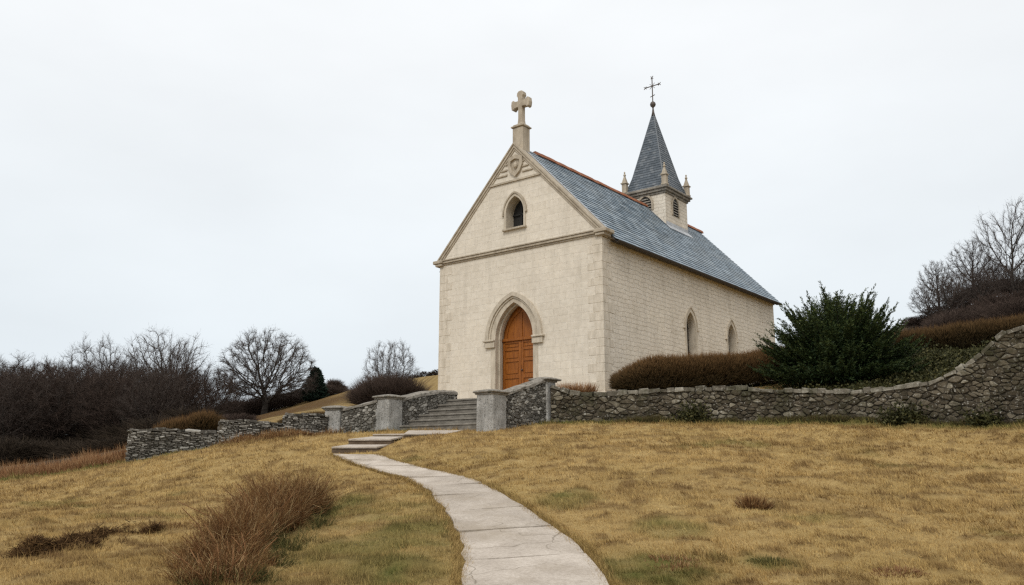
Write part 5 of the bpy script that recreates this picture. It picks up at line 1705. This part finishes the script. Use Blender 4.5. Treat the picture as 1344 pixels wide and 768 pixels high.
# foreground rush clump --------------------------------------------------
def rush(label, spots_, n, seed, green_spots=()):
    r = np.random.default_rng(seed)
    root = thing('rush_clump', label, 'grass clump', (*spots_[0][:2], gz(*spots_[0][:2])))
    loc = np.array(root.location)
    for nm, mat_, frac, hk, wk in (('dead_stems', M['rush'], .75, 1., .0065), ('green_stems', M['rush_green'], .25, .66, .0065)):
        ps = []
        use = list(spots_) if nm == 'dead_stems' else list(spots_[::2]) + list(green_spots)
        tot = sum(q[2] ** 2 * q[3] for q in use)
        for (x, y, rad, h) in use:
            m = int(n * frac * rad ** 2 * h / tot)
            nc = max(6, int(60 * rad ** 2))                       # tussock centres
            ca = r.uniform(0, 6.283, nc); cq = np.sqrt(r.uniform(0, 1, nc)) * rad * .8
            cx_, cy_, ch_, ctl = x + np.cos(ca) * cq, y + np.sin(ca) * cq, h * r.uniform(.55, 1.12, nc) * (1 - .35 * (cq / rad) ** 2), r.normal(0, .28, (nc, 2))
            k = r.integers(0, nc, m)
            xx, yy = cx_[k] + r.normal(0, .05, m), cy_[k] + r.normal(0, .05, m)
            out = np.stack([(xx - x) / rad, (yy - y) / rad], 1) * .42
            D = np.concatenate([out + ctl[k] + r.normal(0, .34, (m, 2)), np.ones((m, 1))], 1); D /= np.linalg.norm(D, axis=1, keepdims=True)
            l = ch_[k] * hk * (.25 + .95 * r.random(m) ** 1.5)
            R0 = np.stack([xx, yy, terrain(xx, yy) - .02], 1) - loc
            bend = r.normal(0, 1, (m, 3)) * (l * .2)[:, None]; bend[:, :2] += D[:, :2] * (l * r.uniform(0, .45, m))[:, None]; bend[:, 2] -= l * .05
            ps.append(twigs_mesh(R0, D, l, wk * r.uniform(.6, 1.3, m), None, 2, bend))
            # side sprigs near the tops
            for rep_ in range(2):
                t_ = r.uniform(.45, .92, m)[:, None]; b0 = R0 + D * l[:, None] * t_ + bend * np.clip(t_ - .55, 0, 1) / .45
                d2 = D * .7 + r.normal(0, .5, (m, 3))
                ps.append(twigs_mesh(b0, d2, l * r.uniform(.10, .30, m), wk * .6))
        V, F, tp = merge(ps)
        mesh_np(nm, V, F, mat_, root)
    # a few long pale stalks
    for k in range(90):
        sb = MB()
        x, y, rad, h = spots_[r.integers(len(spots_))]; a = r.uniform(0, 6.283); q = r.uniform(.2, .9)
        x0, y0 = x + math.cos(a) * q * rad * .7, y + math.sin(a) * q * rad * .7; z0 = gz(x0, y0); l = h * r.uniform(.6, 1.1)
        dx, dy = math.cos(a) * q * .8 + r.normal(0, .3), math.sin(a) * q * .8 + r.normal(0, .3)
        sb.tube([np.array(p_) - loc for p_ in ((x0, y0, z0), (x0 + dx * l * .35, y0 + dy * l * .35, z0 + l * .5), (x0 + dx * l * .9, y0 + dy * l * .9, z0 + l * .82))], [.0085, .007, .004], 4)
        sb.build('pale_stalk', M['reed'], root)
    return root


def sp(px, py, rad, h):
    p_ = hit(px, py); return (p_[0], p_[1], rad, h)


rush('large clump of dead brown rushes leaning on the lawn left of the path',
     [sp(378, 684, .52, .84), sp(350, 696, .5, .78), sp(325, 710, .48, .70), sp(304, 726, .45, .60), sp(402, 678, .34, .66), sp(290, 745, .42, .48), sp(285, 772, .42, .42), sp(318, 748, .32, .40), sp(258, 748, .28, .28)], 22000, 3, [sp(405, 694, .34, .42), sp(372, 716, .40, .40), sp(345, 742, .40, .40), sp(325, 768, .38, .36)])


def tuft(label, px, py, rad, h, n, mat_, seed, name='grass_tuft', cat='grass tuft', group='rough tufts on the lawn', flat=0.):
    r = np.random.default_rng(seed); c = hit(px, py); root = thing(name, label, cat, c, 0, group)
    a = r.uniform(0, 6.283, n); q = np.sqrt(r.uniform(0, 1, n)); xx, yy = c[0] + np.cos(a) * q * rad, c[1] + np.sin(a) * q * rad * .7
    lean = q * .9 + flat
    D_ = np.stack([np.cos(a) * lean, np.sin(a) * lean, np.ones(n)], 1) + r.normal(0, .25, (n, 3))
    V, F, tp = twigs_mesh(np.stack([xx, yy, terrain(xx, yy) - .01], 1) - np.array(root.location), D_, h * r.uniform(.4, 1.1, n) * (1 - .5 * q * q), .008 * r.uniform(.6, 1.4, n))
    mesh_np('blades', V, F, mat_, root); return root


tuft('brown rough tuft alone in the middle of the right lawn', 990, 668, .22, .26, 700, M['rush'], 1)
tuft('green and brown tuft near the bottom of the right lawn', 1010, 738, .24, .11, 480, M['rush_green'], 2)
tuft('low brown tuft at the bottom right of the lawn', 1180, 756, .30, .09, 420, M['reed'], 3)
tuft('wide low brown tuft right of the path foreground', 888, 744, .34, .08, 460, M['reed'], 4)
tuft('small brown tuft left of the rush clump', 226, 693, .18, .13, 400, M['rush'], 6)
# dead matted turf on the left
def matted(label, path_px, n, seed):
    r = np.random.default_rng(seed); P = np.array([hit(*q[:2]) for q in path_px]); wd = np.array([q[2] for q in path_px])
    root = thing('dead_turf_heap', label, 'dead grass', P[0])
    t_ = r.uniform(0, len(P) - 1.001, n); i = t_.astype(int); f = (t_ - i)[:, None]
    c = P[i] * (1 - f) + P[i + 1] * f; w_ = wd[i] * (1 - f[:, 0]) + wd[i + 1] * f[:, 0]
    off = r.normal(0, .6, n) * w_
    xx = c[:, 0] + r.normal(0, .06, n); yy = c[:, 1] + off
    lump = fbm(xx * 3.2, yy * 3.6, 7, 3); keep = lump > .475; xx, yy, lump = xx[keep], yy[keep], lump[keep]; m = len(xx)
    z = terrain(xx, yy) + np.clip(lump - .475, 0, 1) * .55 * r.uniform(.1, 1, m)
    D_ = np.stack([r.normal(.3, .7, m), r.normal(-.3, .7, m), r.uniform(.05, .6, m)], 1)
    V, F, tp = twigs_mesh(np.stack([xx, yy, z - .02], 1) - np.array(root.location), D_, r.uniform(.05, .15, m), .009 * r.uniform(.6, 1.5, m))
    mesh_np('matted_blades', V, F, M['rush_dark'], root)


M['rush_dark'] = twig_mat('rotting grass', [(0, (.04, .021, .009)), (.6, (.10, .054, .021)), (1, (.22, .13, .055))])
matted('dark brown heap of dead matted turf on the left lawn', [(28, 732, .15), (60, 718, .5), (105, 714, .7), (150, 708, .7), (195, 700, .5), (225, 692, .2)], 16000, 8)


M['foot'] = twig_mat('dark rough grass', [(0, (.03, .022, .009)), (.5, (.06, .05, .018)), (.8, (.10, .07, .03)), (1, (.06, .075, .02))])
# strips of rough growth along walls -------------------------------------
def strip(name, label, pts, wd, h, n, mat_, seed, cat, zmul=1., wid=.012, leafy=False):
    r = np.random.default_rng(seed); P, s_ = poly_len(pts); q = r.uniform(0, s_[-1], n)
    x = np.interp(q, s_, P[:, 0]) + r.normal(0, wd, n); y = np.interp(q, s_, P[:, 1]) + r.normal(0, wd, n)
    lump = fbm(x * 1.2, y * 1.2, seed, 3)
    hh_ = h * r.uniform(.4, 1.1, n) * np.clip(lump * 2.2 - .4, .15, 1.3)
    z = terrain(x, y)
    if leafy:
        C_ = np.stack([x, y, z + r.uniform(0, 1, n) * hh_], 1); D_ = r.normal(0, 1, (n, 3)) + np.array([0, -.4, .3])
        V, F = leaves_mesh(C_, D_, r.uniform(.05, .11, n), r.uniform(.035, .07, n)); o = mesh_np(name, V, F, mat_)
    else:
        D_ = np.stack([r.normal(0, .4, n), r.normal(-.1, .4, n), np.ones(n)], 1)
        V, F, tp = twigs_mesh(np.stack([x, y, z - .02], 1), D_, hh_, wid * r.uniform(.6, 1.4, n)); o = mesh_np(name, V, F, mat_, None, {'tip': tp})
    return tag(o, label, cat, kind='stuff')


off = lambda P, dx, dy: [np.array(q) + np.array([dx, dy]) for q in P]
strip('dry_reeds', 'russet dry grass fringe along the edge of the left lawn', [at(px, 600, d_)[:2] for px, d_ in ((-160, 26.5), (0, 26.5), (60, 26.8), (120, 26.8), (165, 26.3))], .45, .62, 14000, M['reed'], 5, 'dry grass')
strip('dead_bracken', 'dead brown bracken at the foot of the dry stone wall', [at(px, 590, d_)[:2] for px, d_ in ((300, 25.2), (350, 25.4), (400, 25.7), (432, 25.9))], .22, .42, 8000, M['rush'], 6, 'bracken')
strip('wall_foot_growth', 'rough brown growth along the foot of the long rubble wall', off(RP, -.05, -.38), .12, .22, 22000, M['foot'], 7, 'rough grass')
strip('bank_ivy', 'low ivy cover on the bank above the rising wall', [at(px, 480, d_)[:2] for px, d_ in ((1120, 24.6), (1180, 24.6), (1240, 24.3), (1300, 24.0), (1380, 23.2))], 1.1, .30, 60000, M['ivy'], 8, 'ivy', leafy=True)
strip('bank_heather', 'brown heathery growth between ivy and hedge on the bank', [at(px, 480, d_)[:2] for px, d_ in ((1130, 26.0), (1200, 25.8), (1280, 25.2), (1380, 24.5))], .7, .3, 12000, M['ivy'], 18, 'heather')


def clump_leaves(name, label, xy, z, rx, hz, n, seed, group=None):
    r = np.random.default_rng(seed); root = thing(name, label, 'plant', (xy[0], xy[1], z), 0, group)
    C_ = np.stack([r.normal(0, rx * .5, n), r.normal(0, .12, n) - .1, np.abs(r.normal(0, hz * .5, n))], 1); D_ = r.normal(0, 1, (n, 3)) + np.array([0, -.5, .4])
    V, F = leaves_mesh(C_, D_, r.uniform(.05, .12, n), r.uniform(.03, .07, n)); mesh_np('leaves', V, F, M['ivy'], root)
    sb = MB(); 
    for k in range(14): sb.tube([(r.normal(0, rx * .15), 0, -.05), (r.normal(0, rx * .4), -.08, hz * r.uniform(.5, 1.1))], [.008, .004], 4)
    sb.build('stems', M['twig_dark'], root)


for lab, px, d_, rx, hz, n in (('green ivy plant at the wall foot under the russet hedge', 908, 24.0, .45, .42, 1400), ('dark ivy plant at the wall foot beneath the evergreen bush', 1185, 21.5, .55, .40, 1600), ('small ivy plant low on the wall at the far right', 1290, 20.25, .4, .3, 900)):
    xy = at(px, 555, d_)[:2]; clump_leaves('ivy_plant', lab, xy, gz(*xy), rx, hz, n, int(px), 'ivy plants at the wall foot')
# tuft behind the wall by pier D
xy = at(757, 515, 26.2)[:2]
r5 = np.random.default_rng(55); n = 1300
root = thing('grass_tuft', 'straw coloured grass tuft behind the wall beside the upper pier', 'grass tuft', (*xy, zr(2.1)), 0, 'rough tufts on the lawn')
a = r5.uniform(0, 6.283, n); q = np.sqrt(r5.uniform(0, 1, n))
V, F, tp = twigs_mesh(np.stack([np.cos(a) * q * .55, np.sin(a) * q * .2, np.zeros(n)], 1), np.stack([np.cos(a) * q * .5, np.sin(a) * q * .4, np.ones(n)], 1) + r5.normal(0, .2, (n, 3)), r5.uniform(.2, .5, n), .012)
mesh_np('blades', V, F, M['reed'], root)

# ------------------------------------------------------------------ light, sky, camera
SUN_EL, SUN_AZ = math.radians(48), math.radians(200)     # azimuth clockwise from +Y: behind the camera, a little left
w = bpy.data.worlds.new('World'); S.world = w; w.use_nodes = True
nt = w.node_tree; nt.nodes.clear()
out = nt.nodes.new('ShaderNodeOutputWorld'); bg = nt.nodes.new('ShaderNodeBackground'); sky = nt.nodes.new('ShaderNodeTexSky')
sky.sky_type = 'NISHITA'; sky.sun_disc = False; sky.sun_elevation = SUN_EL; sky.sun_rotation = SUN_AZ; sky.dust_density = 4.0
tc = nt.nodes.new('ShaderNodeTexCoord'); sx = nt.nodes.new('ShaderNodeSeparateXYZ'); nt.links.new(tc.outputs['Generated'], sx.inputs[0])
rp = nt.nodes.new('ShaderNodeValToRGB'); nt.links.new(sx.outputs['Z'], rp.inputs[0])
for e, (p_, c_) in zip([rp.color_ramp.elements[0], rp.color_ramp.elements[1], rp.color_ramp.elements.new(.2), rp.color_ramp.elements.new(.45)],
                       ((.0, (.76, .835, .895)), (1., (1.9, 1.92, 1.95)), (.2, (.87, .925, .96)), (.45, (.955, .982, 1.0)))):
    e.position = p_; e.color = (*c_, 1)
nz = nt.nodes.new('ShaderNodeTexNoise'); nz.inputs['Scale'].default_value = 2.2; nz.inputs['Detail'].default_value = 5
mp = nt.nodes.new('ShaderNodeMapping'); mp.inputs['Scale'].default_value = (1, 1, 2.5); nt.links.new(tc.outputs['Generated'], mp.inputs[0]); nt.links.new(mp.outputs[0], nz.inputs[0])
mr = nt.nodes.new('ShaderNodeMapRange'); nt.links.new(nz.outputs['Fac'], mr.inputs[0])
for k, v_ in zip((1, 2, 3, 4), (.32, .68, 9.6, 10.6)): mr.inputs[k].default_value = v_
vm = nt.nodes.new('ShaderNodeVectorMath'); vm.operation = 'SCALE'; nt.links.new(rp.outputs[0], vm.inputs[0]); nt.links.new(mr.outputs[0], vm.inputs['Scale'])
mx = nt.nodes.new('ShaderNodeMix'); mx.data_type = 'RGBA'; mx.inputs[0].default_value = .94
nt.links.new(sky.outputs[0], mx.inputs[6]); nt.links.new(vm.outputs[0], mx.inputs[7])
nt.links.new(mx.outputs[2], bg.inputs[0]); bg.inputs[1].default_value = .1; nt.links.new(bg.outputs[0], out.inputs[0])
sd = bpy.data.lights.new('sun', 'SUN'); sd.energy = 1.6; sd.angle = math.radians(18); sd.color = (1, .955, .88)
so2 = bpy.data.objects.new('sun', sd); COL.objects.link(so2)
dv = Vector((math.sin(SUN_AZ) * math.cos(SUN_EL), math.cos(SUN_AZ) * math.cos(SUN_EL), math.sin(SUN_EL)))
so2.rotation_euler = dv.to_track_quat('Z', 'Y').to_euler(); so2.location = dv * 50

cd = bpy.data.cameras.new('camera'); cam = bpy.data.objects.new('camera', cd); COL.objects.link(cam)
cd.sensor_fit = 'HORIZONTAL'; cd.sensor_width = 36; cd.lens = 36 * F_PX / 1344; cd.clip_end = 2000; cd.clip_start = .05
cam.location = (0, 0, EYE); cam.rotation_euler = (math.pi / 2 + PITCH, 0, 0)
S.camera = cam
S.view_settings.view_transform = 'Standard'; S.view_settings.look = 'None'; S.view_settings.exposure = 0; S.view_settings.gamma = 1
S.render.engine = 'CYCLES'; S.cycles.max_bounces = 6; S.cycles.use_denoising = False; S.cycles.pixel_filter_type = 'BLACKMAN_HARRIS'; S.cycles.filter_width = 1.35
